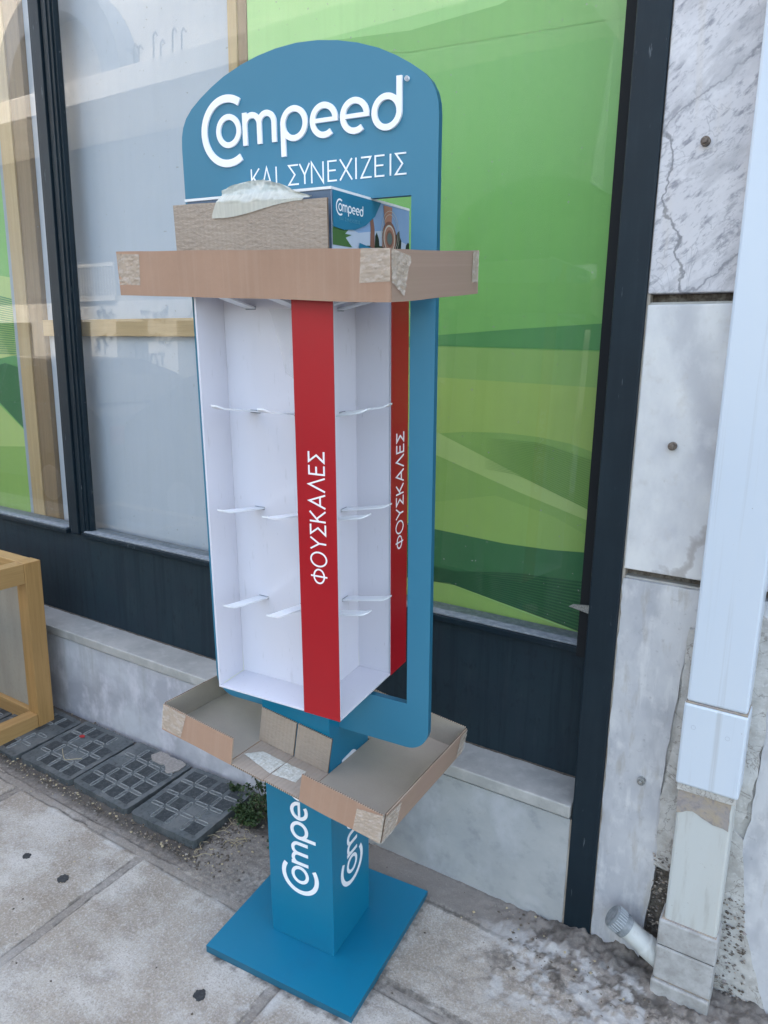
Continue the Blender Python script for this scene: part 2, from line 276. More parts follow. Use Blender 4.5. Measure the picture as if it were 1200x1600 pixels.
def logo(b, u0, v0, sc, th, mt, fn, reg=True):
    """the wordmark, drawn on a grid whose left edge is x=-.197 and base z=1.754; u0,v0 = its lower left corner"""
    T = lambda pts: [(u0 + (x + .197) * sc, v0 + (z - 1.754) * sc) for x, z in pts]
    w1, w2 = .0134 * sc, .0102 * sc; k = [0]
    def st(pts, wd, closed=False):
        k[0] += 1; ribbon(b, T(pts), wd, 0, th + k[0] * .00012, mt, fn, closed)
    st(arc(-.1335, 1.8175, .0557, 57, 303, 44), w1)
    st(arc(-.1305, 1.8175, .0242, 0, 350, 35), w2, True)
    st([(-.0918, 1.7885), (-.0918, 1.8445)], w2)
    st(arc(-.0752, 1.8222, .0166, 180, 0, 18) + [(-.0586, 1.7885)], w2)
    st(arc(-.042, 1.8222, .0166, 180, 0, 18) + [(-.0254, 1.7885)], w2)
    st([(-.0055, 1.762), (-.0055, 1.818)], w2); st(arc(.0185, 1.815, .0242, 0, 350, 35), w2, True)
    for cx in (.082, .1447):
        st([(cx - .019, 1.8135), (cx + .0285, 1.8135)], .0072 * sc); st(arc(cx, 1.8135, .0238, 2, 308, 36), w2)
    st(arc(.2072, 1.8125, .0238, 0, 350, 35), w2, True); st([(.2308, 1.8125), (.2308, 1.864)], w2)
    if reg:
        st(arc(.2445, 1.858, .0035, 0, 345, 20), .0008 * sc, True)
        st([(.2436, 1.8562), (.2436, 1.86), (.2452, 1.86), (.2455, 1.8588), (.2436, 1.8582)], .0006 * sc)
GLY = {'Κ': (.62, [[(0, 0), (0, 1)], [(.58, 1), (.02, .45)], [(.16, .55), (.62, 0)]]),
       'Α': (.78, [[(0, 0), (.39, 1), (.78, 0)], [(.13, .32), (.65, .32)]]),
       'Λ': (.78, [[(0, 0), (.39, 1), (.78, 0)]]),
       'Ι': (.05, [[(.02, 0), (.02, 1)]]),
       'Σ': (.6, [[(.6, .97), (.03, .97), (.4, .5), (.02, .03), (.62, .03)]]),
       'Υ': (.7, [[(0, 1), (.35, .45), (.7, 1)], [(.35, .48), (.35, 0)]]),
       'Ν': (.72, [[(0, 0), (0, 1), (.72, 0), (.72, 1)]]),
       'Ε': (.52, [[(.52, .97), (.02, .97), (.02, .03), (.52, .03)], [(.04, .52), (.46, .52)]]),
       'Χ': (.7, [[(0, 0), (.7, 1)], [(0, 1), (.7, 0)]]),
       'Ζ': (.6, [[(.02, .97), (.58, .97), (.02, .03), (.62, .03)]]),
       'Φ': (.86, [arc(.43, .5, .43, 0, 360, 30, .33), [(.43, -.03), (.43, 1.03)]]),
       'Ο': (.86, [arc(.43, .5, .43, 0, 360, 30, .5)])}
def greek(b, items, v0, H, wd, th, mt, fn):
    k = 0
    for ch, u0, wx in items:
        gw, ss = GLY[ch]
        for s_ in ss: k += 1; ribbon(b, [(u0 + x / gw * wx, v0 + y * H) for x, y in s_], wd, 0, th + k * .00006, mt, fn)
def autospace(txt, u0, H, gap, stretch=1):
    out = []; u = u0
    for ch in txt:
        wx = GLY[ch][0] * H * stretch; out.append((ch, u, wx)); u += wx + gap
    return out
# ------------------------------------------------------------------ setting: pavement, road
SL, YW = 0.0484337, 0.003
PV = lambda y: SL * (y - YW)
def fb(x, y, s, z=0): return noise.fractal(Vector((x * s, y * s, z)), .6, 2.0, 4)
def sm(a, b, x): t = max(0, min(1, (x - a) / (b - a))); return t * t * (3 - 2 * t)
def pavement():
    def rng(a, b, st): n = max(1, round((b - a) / st)); return [a + (b - a) * i / n for i in range(n)]
    xs = rng(-14, -3.2, .6) + rng(-3.2, .35, .0055) + rng(.35, 8, .6) + [8]
    ys = rng(-2.2, -1.0, .1) + rng(-1.0, .06, .0055) + [.06]
    vs = []; ms = []
    for y in ys:
        for x in xs:
            h = PV(y); r = g = bb = 0.0
            wob = fb(x, y, 6) * .004
            if y < -.352:
                sx = (x + wob + 1.54) / .6; dx = abs(sx - round(sx)) * .6
                sy = (y + wob + .372) / .6; dy = abs(sy - round(sy)) * .6
                d = min(dx, dy); e = 1 - sm(.0125, .0175, d); ck = 1 - sm(.002, .0055, abs(d - .0135 - .003 * fb(x, y, 12, 8)))
                h -= .0025 * e + .002 * ck; bb = max(bb, e * .72); r = max(r, ck * (.62 + .35 * fb(x, y, 9, 2)))
                g = max(g, (1 - sm(.016, .06, d)) * (1 - e) * max(0, .25 + fb(x, y, 7, 5)) * 1.1)
                r = max(r, (1 - sm(.0, .1, d)) * max(0, fb(x, y, 5, 31)) * .8)
                g = max(g, sm(.05, .6, fb(x, y, 3, 21)) * .42)
            else:
                if x < -1.0:
                    a = sm(-1.36, -1.48, x)
                    bb = .75; r = .42 + .5 * a * sm(-.36, -.3, y); h -= .008 * a; h += fb(x, y, 30) * .003
                    r = max(r, sm(-1.15, -1.3, x) * sm(-.2, -.1, y) * 1.0)
                else:
                    e = sm(-.115, -.085, y + wob); bb = .35 + .6 * e; h += .004 * e + fb(x, y, 26) * .0018
                    dd = abs(y + wob + .1); r = max(r, (1 - sm(.003, .009, dd)) * .8)
                    dd = abs(y + wob + .352); r = max(r, (1 - sm(.003, .01, dd)) * .7)
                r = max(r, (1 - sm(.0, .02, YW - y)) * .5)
            # rough, lime stained cement round the foot of the post and the drainpipe
            q = sm(-.75, -.42, x) * sm(-.42, -.1, y)
            if q > 0:
                h += q * (fb(x, y, 14, 3) * .008 + fb(x, y, 45, 3) * .006 + max(0, fb(x, y, 20, 33)) * .008); bb = max(bb, q * max(0, .3 + fb(x, y, 10, 41)) * 1.2); r = max(r, q * sm(.1, .4, fb(x, y, 16, 51)) * .8)
                near = sm(-.55, -.4, x) * sm(-.11, -.01, y); h += near * (.014 + .012 * fb(x, y, 22, 9))
                r = max(r, q * max(0, .35 + fb(x, y, 38, 61)) * .75); n_ = fb(x, y, 7, 11); n2 = fb(x, y, 22, 4)
                g = max(g, sm(-.3, .4, n_ + .8 * n2 + .4 * fb(x, y, 70, 3)) * sm(-.7, -.5, x) * sm(-.36, -.2, y) * (1 - .75 * sm(-.09, -.03, y)) * 1.05)
                r = max(r, near * (.55 + .4 * n2)); bb = max(bb, q * .6)
            g = max(g, sm(-.2, .5, fb(x, y, 5, 2)) * .45 * (1 - sm(-.34, -.3, y)) if x < -.9 else g)
            if -1.4 < x < -.5 and y < .02:     # contact shade painted into the mask round the foot of the display stand
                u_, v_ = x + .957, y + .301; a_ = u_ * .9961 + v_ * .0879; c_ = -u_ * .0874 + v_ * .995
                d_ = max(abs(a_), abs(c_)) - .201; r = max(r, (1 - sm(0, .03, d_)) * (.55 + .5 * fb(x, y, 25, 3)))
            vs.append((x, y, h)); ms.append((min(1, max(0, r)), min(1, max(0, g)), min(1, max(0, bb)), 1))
    nx = len(xs)
    fs = [(j * nx + i, j * nx + i + 1, (j + 1) * nx + i + 1, (j + 1) * nx + i) for j in range(len(ys) - 1) for i in range(nx - 1)]
    me = bpy.data.meshes.new('pavement'); me.from_pydata(vs, [], fs); me.materials.append(CONC)
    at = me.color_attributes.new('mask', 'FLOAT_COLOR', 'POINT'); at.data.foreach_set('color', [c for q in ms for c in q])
    me.polygons.foreach_set('use_smooth', [True] * len(me.polygons))
    o = bpy.data.objects.new('pavement', me); COL.objects.link(o); tag(o, kind='structure')
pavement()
KERB = mat('kerb_stone', (.33, .32, .3), .85, [('noise', I3(40), .4, .7, (.22, .21, .2), .8)], [(I3(120), .3, .003)])
tag(MB().box(-14, 8, -2.35, -2.202, -.3, PV(-2.2), KERB).build('kerb', bevel=.01), kind='structure')
tag(MB().box(-400, 400, -400, 400, -2, -.235, ASPH).build('road'), kind='structure')
tag(MB().box(-40, 20, -9.0, -7.2, -.24, -.1, ASPH).build('far_pavement', bevel=.01), kind='structure')
# ------------------------------------------------------------------ shop building
shop = empty('shop_building', 'shop front with dark navy window frame and grey marble facing beside a sloping pavement', 'building')
RENDER = mat('shop_render', (.5, .48, .44), .85, [('noise', I3(2), .4, .65, (.42, .4, .37), .6)])
part('wall', shop, lambda b: (b.box(-14, 9, .17, 6, 3.1, 15, RENDER), b.box(-14, -4.3, .03, 6, -.3, 3.098, RENDER), b.box(-.372, 9, .035, 6, -.3, 3.098, MORTAR), b.box(-14, 9, -.02, .168, 3.1, 3.6, RENDER)))
# plinth slabs: one per joint
def plinth(b):
    b.box(-4.3, -2.62, .003, .2, -.1, .304, PLINTH2); b.box(-2.614, -1.235, .003, .2, -.1, .304, PLINTH2); b.box(-1.229, -.4415, .003, .2, -.1, .304, PLINTH)
part('plinth', shop, plinth, .002)
part('sill', shop, lambda b: (b.box(-4.3, -1.502, -.007, .2, .311, .344, SILL), b.box(-1.498, -.4405, -.006, .2, .311, .344, SILL)), .0035)
part('joint_filler', shop, lambda b: b.box(-4.3, -.445, .012, .2, .303, .312, DIRT))
# marble cladding
def ragged(pts, amp=.004, step=.03, seed=0):
    out = []; n = len(pts)
    for i in range(n):
        a, c = Vector(pts[i]), Vector(pts[(i + 1) % n]); k = max(1, int((c - a).length / step)); nrm = Vector((-(c - a).y, (c - a).x)).normalized()
        for j in range(k):
            q = a + (c - a) * j / k; out.append(tuple(q + nrm * amp * noise.noise(Vector((q.x * 40, q.y * 40, seed + i)))))
    return out
part('dirt_line', shop, lambda b: b.prism(ragged([(-4.2, .118), (-.44, .118), (-.44, .1238), (-4.2, .1238)], .0035, .012, 3), .344, .3458, DIRT))
XZ = lambda y1: (lambda a, b, h: (a, y1 - h, b))
pA = part('marble_slab', shop, lambda b: b.box(-.3705, -.02, .004, .034, 1.516, 2.8, MARB_A), .0025, label='upper marble slab with dark mottling and sharp diagonal veins')
pB = part('marble_slab', shop, lambda b: b.box(-.3695, -.02, .006, .034, .946, 1.495, MARB_B), .0025, label='middle marble slab, whiter with soft cloudy veins')
pC = part('marble_slab', shop, lambda b: b.prism(ragged([(-.3695, -.1), (-.262, -.1), (-.25, .12), (-.235, .3), (-.246, .45), (-.24, .6), (-.226, .8), (-.224, .842), (-.17, .842), (-.17, .924), (-.3685, .924)], .0035, .02, 3), 0, .03, MARB_C, XZ(.036)), .002, label='lower grey marble slab with whitish scratches, cut away beside the drainpipe')
part('marble_slab', shop, lambda b: b.box(-.018, 3, .004, .034, .948, 2.8, MARB_B), .0025)
part('marble_slab', shop, lambda b: b.prism(ragged([(.03, -.1), (3, -.1), (3, .926), (-.105, .926), (-.075, .84), (-.062, .62), (-.066, .45), (-.08, .36), (-.062, .24), (-.035, .14), (-.01, .06)], .004, .02, 8), 0, .03, MARB_C, XZ(.036)), .002, label='grey marble slab right of the drainpipe with a curved broken lower edge')
def plaster(b):
    b.prism(ragged([(-.243, .27), (-.2, .27), (-.2, .846), (-.226, .84), (-.228, .6), (-.243, .45), (-.24, .3)], .005, .012, 4), 0, .03, PLASTER, XZ(.026))
    b.prism(ragged([(-.1, .42), (-.08, .44), (-.068, .52), (-.062, .66), (-.064, .8), (-.05, .87), (-.1, .9)], .006, .012, 5), 0, .03, PLASTER, XZ(.022))
    b.prism(ragged([(-.1, -.05), (.03, -.05), (-.01, .07), (-.05, .2), (-.075, .4), (-.1, .42)], .004, .012, 6), 0, .03, PLASTER, XZ(.034))
part('plaster_patch', shop, plaster)
GROUT = mat('beige_grout', (.42, .38, .32), .9, [('noise', (60, 60, 14), .42, .62, (.22, .18, .14), .8)], [(I3(120), .4, .002)])
part('grout', shop, lambda b: (b.box(-.3719, -.3662, .0085, .034, -.1, 3.0, GROUT), b.box(-.4412, -.4372, .0045, .06, -.05, .303, GROUT)))
part('plaster_bed', shop, lambda b: (b.box(-.262, -.2, .013, .034, .26, .92, PLASTER), b.box(-.1, .02, .013, .034, .2, .9, PLASTER)))
for side_ in (0, 1):
    def rubble(b):
        q = random.Random(21 + side_)
        for i in range(210):
            if side_: z = q.uniform(.0, .3); x = q.uniform(-.247 + .01 * q.random(), -.2); y = q.uniform(-.012, .004)
            else: z = q.uniform(.0, .26); x = q.uniform(-.098, -.03 - .12 * max(0, z - .05)); y = q.uniform(-.004, .006)
            blob(b, (x, y - .02 * max(0, .15 - z), z), q.uniform(.0015, .005), q.choice((MORTAR, DIRT, RUST, GRAV, MORTAR)), q)
    part('rubble_infill', shop, rubble)
part('groove_lip', shop, lambda b: (b.box(-.3695, .9, .014, .036, 1.4952, 1.5, SILL), b.box(-.3695, -.21, .014, .036, .9245, .929, SILL)))
for (x, z, mt) in ((-.29, 1.785, BOLT), (-.294, 1.218, BOLT), (-.288, .465, BOLTS)):
    part('bolt', shop, lambda b: (b.tube([(x, .006, z), (x, -.006, z)], .0085, mt, 14), b.tube([(x, -.006, z), (x, -.012, z)], .0055, mt, 6)), .0008)
# window frame
X1, X2, X3, P0, P1, YG = -2.527, -2.39, -.486, -.437, -.372, .143
win = part('window', shop, lambda b: (b.box(-4.3, -4.2, .06, .2, .344, 3.1, FRAME), b.box(-4.3, P0, .1, .2, 2.95, 3.1, FRAME)), .003)
part('post', win, lambda b: b.box(P0, P1, 0, .03, -.06, 3.1, FRAME), .003, label='wide navy post running down into the pavement')
part('post_return', win, lambda b: b.box(P0 + .003, P1 - .002, .03, .2, -.06, 3.1, DARK))
def mull(b):
    b.box(-2.519, -2.40, .1245, .152, .7, 3.1, FRAME); b.box(-2.492, -2.445, .112, .1245, .69, 3.1, FRAME); b.box(-2.44, -2.415, .1195, .1245, .7, 3.1, FRAME)
    b.box(X1, -2.5192, .133, .152, .69, 3.1, TILE); b.box(-2.3998, X2, .131, .152, .69, 3.1, FRAME)
part('mullion', win, mull, .0015)
part('side_bead', win, lambda b: b.box(X3, P0 - .001, .1, .2, .68, 3.1, DARK))
part('kick_panel', win, lambda b: b.box(-4.2, P0 - .001, .124, .19, .3445, .684, KICK), .001)
part('bottom_rail', win, lambda b: (b.box(-4.2, -2.512, .106, .19, .6845, .7, FRAME), b.box(-2.418, P0 - .001, .106, .19, .6845, .7, FRAME)), .002)
part('sill_bead', win, lambda b: (b.box(-4.2, X1 + .002, .112, .19, .7003, .706, BEAD), b.box(X2 - .02, P0 - .002, .112, .19, .7003, .706, BEAD)), .0015)
part('glass_pane', win, lambda b: b.add([(X2 + .001, YG, .7), (X3 + .02, YG, .7), (X3 + .02, YG, 2.96), (X2 + .001, YG, 2.96)], [(0, 1, 2, 3)], GLASS))
part('glass_pane', win, lambda b: b.add([(-4.2, YG, .7), (X1 - .001, YG, .7), (X1 - .001, YG, 2.96), (-4.2, YG, 2.96)], [(0, 1, 2, 3)], GLASS))
part('broken_hinge', win, lambda b: (b.prism([(-.51, .805), (-.452, .795), (-.437, .81), (-.45, .818), (-.5, .812)], 0, .004, BOLTS, lambda a, z, h: (a, .09 + h, z)), b.box(-.452, -.437, .09, .1, .775, .815, BOLTS)))
part('interior_room', shop, lambda b: (b.box(-4.25, -.38, 1.6, 1.65, -.1, 3.1, DARK), b.box(-4.25, -.38, .2, 1.6, .3, .34, DARK)))
# ------------------------------------------------------------------ behind the glass
def flat(name, c, rough=.7, v=.12):
    return mat(name, c, rough, [('noise', (3, 3, 3), .3, .75, tuple(min(1, x * (1 + v)) for x in c), .8), ('noise', (60, 60, 2), .5, .8, tuple(x * (1 - v) for x in c), .3)])
G = {k: flat('print_' + k, c) for k, c in dict(green=(.21, .47, .12), lime=(.38, .64, .26), pale=(.26, .5, .17), deep=(.1, .3, .09), moss=(.29, .46, .125), olive=(.38, .51, .125), band=(.42, .55, .18), dark=(.04, .16, .055), stripe=(.02, .1, .035), stripe2=(.2, .36, .085), mid=(.27, .43, .105), low=(.31, .47, .115)).items()}
def grad_mat():
    m = flat('print_green_fade', (.21, .47, .12)); n = m.node_tree.nodes; L = m.node_tree.links; b = n['Principled BSDF']
    src = b.inputs['Base Color'].links[0].from_socket
    tc = n.new('ShaderNodeTexCoord'); sp = n.new('ShaderNodeSeparateXYZ'); L.new(tc.outputs['Object'], sp.inputs[0])
    r = n.new('ShaderNodeMapRange'); L.new(sp.outputs[2], r.inputs[0]); r.inputs[1].default_value = 1.75; r.inputs[2].default_value = 2.35
    mx = n.new('ShaderNodeMix'); mx.data_type = 'RGBA'; L.new(r.outputs[0], mx.inputs[0]); L.new(src, mx.inputs[6]); mx.inputs[7].default_value = (.3, .54, .22, 1)
    L.new(mx.outputs[2], b.inputs['Base Color']); return m
GFADE = grad_mat()
def layers_at(b, y, shapes):
    for k, (mt, pts) in enumerate(shapes):
        b.add([(x, y - .0004 * (k + 1), z) for x, z in pts], [tuple(range(len(pts)))], mt)
def curve_z(ks, x):
    if x <= ks[0][0]: return ks[0][1]
    for (a, za), (c, zc) in zip(ks, ks[1:]):
        if x <= c: return lerp(za, zc, (x - a) / (c - a))
    return ks[-1][1]
def stripes(b, y, x0, x1, lower, upper, n, mt, thin, k0):
    for k in range(n):
        t = (k + .5) / n; pts = []
        N = 14
        top = [(lerp(x0, x1, i / N), lerp(curve_z(lower, lerp(x0, x1, i / N)), curve_z(upper, lerp(x0, x1, i / N)), t)) for i in range(N + 1)]
        for (xa, za), (xb, zb) in zip(top, top[1:]):
            ha = min(thin, .3 * abs(curve_z(upper, xa) - curve_z(lower, xa)) / n); hb = min(thin, .3 * abs(curve_z(upper, xb) - curve_z(lower, xb)) / n)
            fa = min(1, (xa - x0) / (x1 - x0) * 2.2); fb_ = min(1, (xb - x0) / (x1 - x0) * 2.2); ha *= fa; hb *= fb_
            if ha + hb < .0002: continue
            b.add([(xa, y - k0, za - ha), (xb, y - k0, zb - hb), (xb, y - k0, zb + hb), (xa, y - k0, za + ha)], [(0, 1, 2, 3)], mt)
# thin boards printed in green: right window bay
def poster_r(b):
    b.box(-1.598, -.44, .2, .204, .5, 2.95, GFADE)
    layers_at(b, .2, [
        (G['lime'], [(-1.598, 2.2), (-1.449, 2.221), (-1.055, 2.183), (-.812, 2.19), (-.6, 2.24), (-.44, 2.3), (-.44, 2.95), (-1.598, 2.95)]),
        (G['pale'], [(-1.598, 2.15), (-1.2, 2.16), (-1.055, 2.134), (-.7, 2.115), (-.44, 2.1), (-.44, 2.3), (-.6, 2.24), (-.812, 2.19), (-1.055, 2.183), (-1.449, 2.221), (-1.598, 2.2)]),
        (G['deep'], [(-1.598, 1.385), (-.94, 1.413), (-.44, 1.405), (-.44, 1.472), (-.504, 1.468), (-.72, 1.456), (-.937, 1.441), (-1.598, 1.41)]),
        (G['moss'], [(-1.598, .5), (-.44, .5), (-.44, 1.402), (-.937, 1.411), (-1.598, 1.38)]),
        (G['olive'], [(-1.598, .5), (-.44, .5), (-.44, 1.318), (-.933, 1.33), (-1.598, 1.36)]),
        (G['mid'], [(-1.598, .5), (-.44, .5), (-.44, 1.14), (-.502, 1.163), (-.57, 1.182), (-.648, 1.192), (-.75, 1.196), (-.861, 1.19), (-.936, 1.181), (-1.1, 1.19), (-1.598, 1.2)]),
        (G['band'], [(-1.598, 1.3), (-1.3, 1.27), (-.934, 1.181), (-.7, 1.092), (-.507, 1.021), (-.44, .99), (-.44, .968), (-.505, .994), (-.698, 1.047), (-.94, 1.121), (-1.598, 1.24)]),
        (G['low'], [(-1.598, .85), (-.94, .99), (-.76, 1.03), (-.6, .995), (-.44, .93), (-.44, .88), (-1.598, .82)]),
        (G['dark'], [(-1.598, .94), (-1.2, .925), (-.942, .913), (-.727, .904), (-.6, .907), (-.507, .915), (-.44, .92), (-.44, .69), (-.5, .703), (-.7, .738), (-.884, .764), (-1.0, .758), (-1.598, .72)]),
        (G['low'], [(-1.598, .72), (-1.0, .758), (-.884, .764), (-.7, .738), (-.5, .703), (-.44, .69), (-.44, .5), (-1.598, .5)])])
    stripes(b, .2, -.82, -.44, [(-.82, 1.1), (-.7, 1.09), (-.507, 1.021), (-.44, .99)], [(-.86, 1.18), (-.648, 1.18), (-.44, 1.13)], 22, G['stripe2'], .0014, .0054)
    stripes(b, .2, -1.3, -.44, [(-1.3, .73), (-.884, .764), (-.5, .703), (-.44, .69)], [(-1.3, .85), (-.884, .80), (-.7, .83), (-.44, .845)], 15, G['stripe'], .0022, .0054)
    stripes(b, .2, -.95, -.44, [(-.95, .757), (-.884, .762), (-.5, .7), (-.44, .688)], [(-.95, .757), (-.884, .764), (-.5, .703), (-.44, .69)], 1, G['lime'], .0012, .0056)
o = part('window_poster', None, poster_r); tag(o, 'large green printed poster with curved bands filling the right window pane', 'poster')
def poster_l(b):
    b.box(-4.15, -2.887, .2, .204, .5, 2.95, GFADE)
    layers_at(b, .2, [
        (G['band'], [(-4.15, 1.3), (-2.887, 1.34), (-2.887, 1.66), (-3.3, 1.72), (-4.15, 1.8)]),
        (G['deep'], [(-4.15, 1.1), (-2.887, 1.26), (-2.887, 1.36), (-3.1, 1.33), (-3.4, 1.5), (-4.15, 1.7)]),
        (G['dark'], [(-4.15, .9), (-3.3, 1.2), (-3.05, 1.16), (-2.887, 1.06), (-2.887, 1.31), (-2.98, 1.325), (-3.15, 1.29), (-4.15, 1.25)]),
        (G['band'], [(-4.15, .9), (-3.25, 1.17), (-3.05, 1.15), (-2.887, 1.055), (-2.887, .97), (-3.1, .96), (-4.15, .8)]),
        (G['mid'], [(-4.15, .5), (-2.887, .5), (-2.887, .985), (-3.08, .97), (-4.15, .82)])])
    stripes(b, .2, -3.6, -2.887, [(-3.6, 1.36), (-2.887, 1.36)], [(-3.6, 1.7), (-2.887, 1.58)], 26, G['deep'], .0028, .004)
o = part('window_poster', None, poster_l); tag(o, 'green striped printed poster left of the pine frame behind the left pane', 'poster')
tf = empty('timber_frame', 'pine post and beam frame standing behind the shop window glass', 'timber frame', (-2.2, .21, .4))
def P_(name, x0, x1, y0, y1, z0, z1, mt):
    b = MB().box(x0 + 2.2, x1 + 2.2, y0 - .21, y1 - .21, z0 - .4, z1 - .4, mt); return b.build(name, tf, .0015)
P_('post', -2.857, -2.778, .19, .235, .4, 2.95, PINE); P_('post', -2.7775, -2.688, .196, .235, .4, 2.95, PINED)
P_('post', -1.669, -1.633, .192, .24, .4, 2.95, PINE); P_('post', -1.6325, -1.5985, .196, .24, .4, 2.95, PINED)
P_('beam', -2.6875, -1.6695, .193, .215, 1.434, 1.494, PINEX)
P_('edge_strip', -2.8865, -2.8575, .196, .205, .4, 2.95, mat('grey_edge_strip', (.32, .36, .42), .6))
o = MB().box(-2.687, -1.67, .217, .222, .4, 2.95, PANELW).build('backing_panel'); tag(o, 'plain white backing panel behind the middle of the shop window', 'panel')
# ------------------------------------------------------------------ drainpipe
dp = empty('drainpipe', 'square white plastic drainpipe on the marble wall with an old grey foot and side spout', 'drainpipe', (-.149, -.03, 0))
def D_(name, fn, bevel=.003, smooth=False, label=None):
    b = MB(); fn(b); b.v = [(x + .149, y + .03, z) for x, y, z in b.v]; o = b.build(name, dp, bevel, smooth)
    if label: o['label'] = label
    return o
D_('duct_section', lambda b: b.box(-.205, -.0925, -.065, .003, .712, 3.1, PIPEW), .005, label='long clean white upper section')
D_('duct_section', lambda b: b.box(-.2085, -.089, -.0695, .003, .527, .709, PIPEW), .005, label='short white sleeve below the rusty joint')
D_('rusty_joint', lambda b: b.box(-.206, -.0915, -.067, .0, .7088, .7122, RUST), .0005)
D_('joint_filler', lambda b: (b.box(-.205, -.093, -.064, .002, .511, .528, PLASTER), b.prism(ragged([(-.201, .455), (-.17, .468), (-.13, .452), (-.1, .448), (-.1, .511), (-.203, .511)], .005, .01, 2), 0, .06, RUST, XZ(-.0005))), .001)
D_('duct_section', lambda b: b.box(-.2015, -.095, -.059, .0, .188, .512, PIPEO), .006, label='aged cream section with rust stains at its top')
D_('collar', lambda b: b.box(-.21, -.0905, -.067, .002, .129, .192, PIPEB), .004)
D_('collar', lambda b: b.box(-.2105, -.0925, -.0675, .002, .043, .1275, PIPEB), .004)
D_('collar', lambda b: b.box(-.2135, -.0925, -.0705, .002, -.03, .038, PIPEB), .004)
for a_ in ((-.207, -.0935, -.0635, .0, .036, .046, RUST), (-.207, -.093, -.064, .0, .126, .131, DARK), (-.2055, -.0945, -.062, .0, .188, .194, RUST)): D_('grime_joint', lambda b: b.box(*a_), .001)
a_, c_ = Vector((-.2, -.03, .062)), Vector((-.283, -.05, .125)); dr = (c_ - a_).normalized()
sp = D_('spout', lambda b: b.tube([a_, lerp(a_, c_, .45), lerp(a_, c_, .5), c_], [.026, .026, .0235, .0225], PIPEO, 28), .001, False)
def cap(b):
    b.tube([c_ - dr * .004, c_ + dr * .009], .027, CAPG, 32); b.tube([c_ + dr * .009, c_ + dr * .034, c_ + dr * .037], [.0262, .0258, .022], CAPG, 32)
    o1 = dr.orthogonal().normalized(); o2 = dr.cross(o1)
    for k in range(26):
        t = 2 * pi * k / 26; q = (o1 * cos(t) + o2 * sin(t)); b.tube([c_ + dr * .012 + q * .0266, c_ + dr * .032 + q * .0262], .0016, CAPR, 5)
b = MB(); cap(b); b.v = [(x + .149, y + .03, z) for x, y, z in b.v]; co = b.build('spout_cap', sp)
MARK = mat('moulding_mark', (.4, .44, .5), .5)
for (x, z) in ((-.186, .66), (-.122, .655)): D_('stamp_ring', lambda b: ribbon(b, [(x + u, z + v) for u, v in arc(0, 0, .0042, 0, 345, 20)], .0006, 0, .00025, MARK, lambda a, c, h: (a, -.0697 - h, c), True), 0)
# ------------------------------------------------------------------ display stand
DISP = Matrix(((0.9961009, -0.0874028, 0.0119888, -0.9569811), (0.0878779, 0.9949977, -0.0475087, -0.3009821), (-0.0077764, 0.0483770, 0.9987989, -0.0147211), (0, 0, 0, 1)))
st = empty('display_stand', 'tall teal floor display stand with white recessed box, red strips and rounded header', 'display stand', mtx=DISP)
B, BT, C_, CD_ = .201, .019, .0885, .0862
part('base_plate', st, lambda b: b.boxm(-B, B, -B, B, 0, BT, [TEALD, TEAL, TEALD, TEALD, TEALD, TEALD]), .0012)
colm = part('column', st, lambda b: b.box(-C_, C_, -CD_, CD_, BT + .0004, .714, TEAL), .0012)
# column wordmarks read upwards: u runs up, v runs to -x (front) / -y... on the right face
part('lettering', colm, lambda b: logo(b, .158, -.052, .105 / .127, .0003, LOGO, lambda u, v, h: (-v + .0, -CD_ - h, u), False))
part('lettering', colm, lambda b: logo(b, .160, -.054, .105 / .127, .0003, LOGO, lambda u, v, h: (C_ + h, -v + .001, u), False))
# frame: arch top, window for the box
FX0, FX1, FY, FT, FZ0 = -.25, .302, -.046, .014, .607
def frame_outline():
    pts = []
    r = .05
    pts += arc(FX0 + r, FZ0 + r, r, 180, 270, 10) + arc(FX1 - r, FZ0 + r, r, 270, 360, 10)
    right = [(.302, 1.80), (.3005, 1.818), (.296, 1.834), (.287, 1.85), (.272, 1.865), (.25, 1.88), (.222, 1.896), (.19, 1.911), (.15, 1.9245), (.11, 1.934), (.07, 1.94), (.026, 1.9425)]
    cx = (FX0 + FX1) / 2
    pts += right + [(2 * cx - x, z) for x, z in reversed(right[:-1])]
    return pts
def frame(b):
    o = frame_outline(); h = [(-.201, .708), (.253, .708), (.253, 1.679), (-.201, 1.679)]
    bm = bmesh.new()
    def loop(ps, y): vs = [bm.verts.new((x, y, z)) for x, z in ps]; es = [bm.edges.new((vs[i], vs[(i + 1) % len(vs)])) for i in range(len(vs))]; return vs, es
    for y in (FY, FY + FT):
        _, e1 = loop(o, y); _, e2 = loop(h, y); bmesh.ops.triangle_fill(bm, edges=e1 + e2, use_beauty=True)
    bm.verts.index_update(); vs = [tuple(v.co) for v in bm.verts]; tri = [tuple(v.index for v in f.verts) for f in bm.faces]
    b.add(vs, [t_ for t_ in tri if vs[t_[0]][1] < FY + .001], TEALH); b.add(vs, [t_ for t_ in tri if vs[t_[0]][1] > FY + .001], TEALD)
    no = len(o); t = no + 4
    b.add(vs, [(i, (i + 1) % no, t + (i + 1) % no, t + i) for i in range(no)] + [(no + i, no + (i + 1) % 4, t + no + (i + 1) % 4, t + no + i) for i in range(4)], TEALD)
    bm.free()
fr = part('frame', st, frame)
part('header_lettering', fr, lambda b: logo(b, -.197, 1.7535, 1, .0032, LOGO, lambda u, v, h: (u, FY - h, v)), .0004)
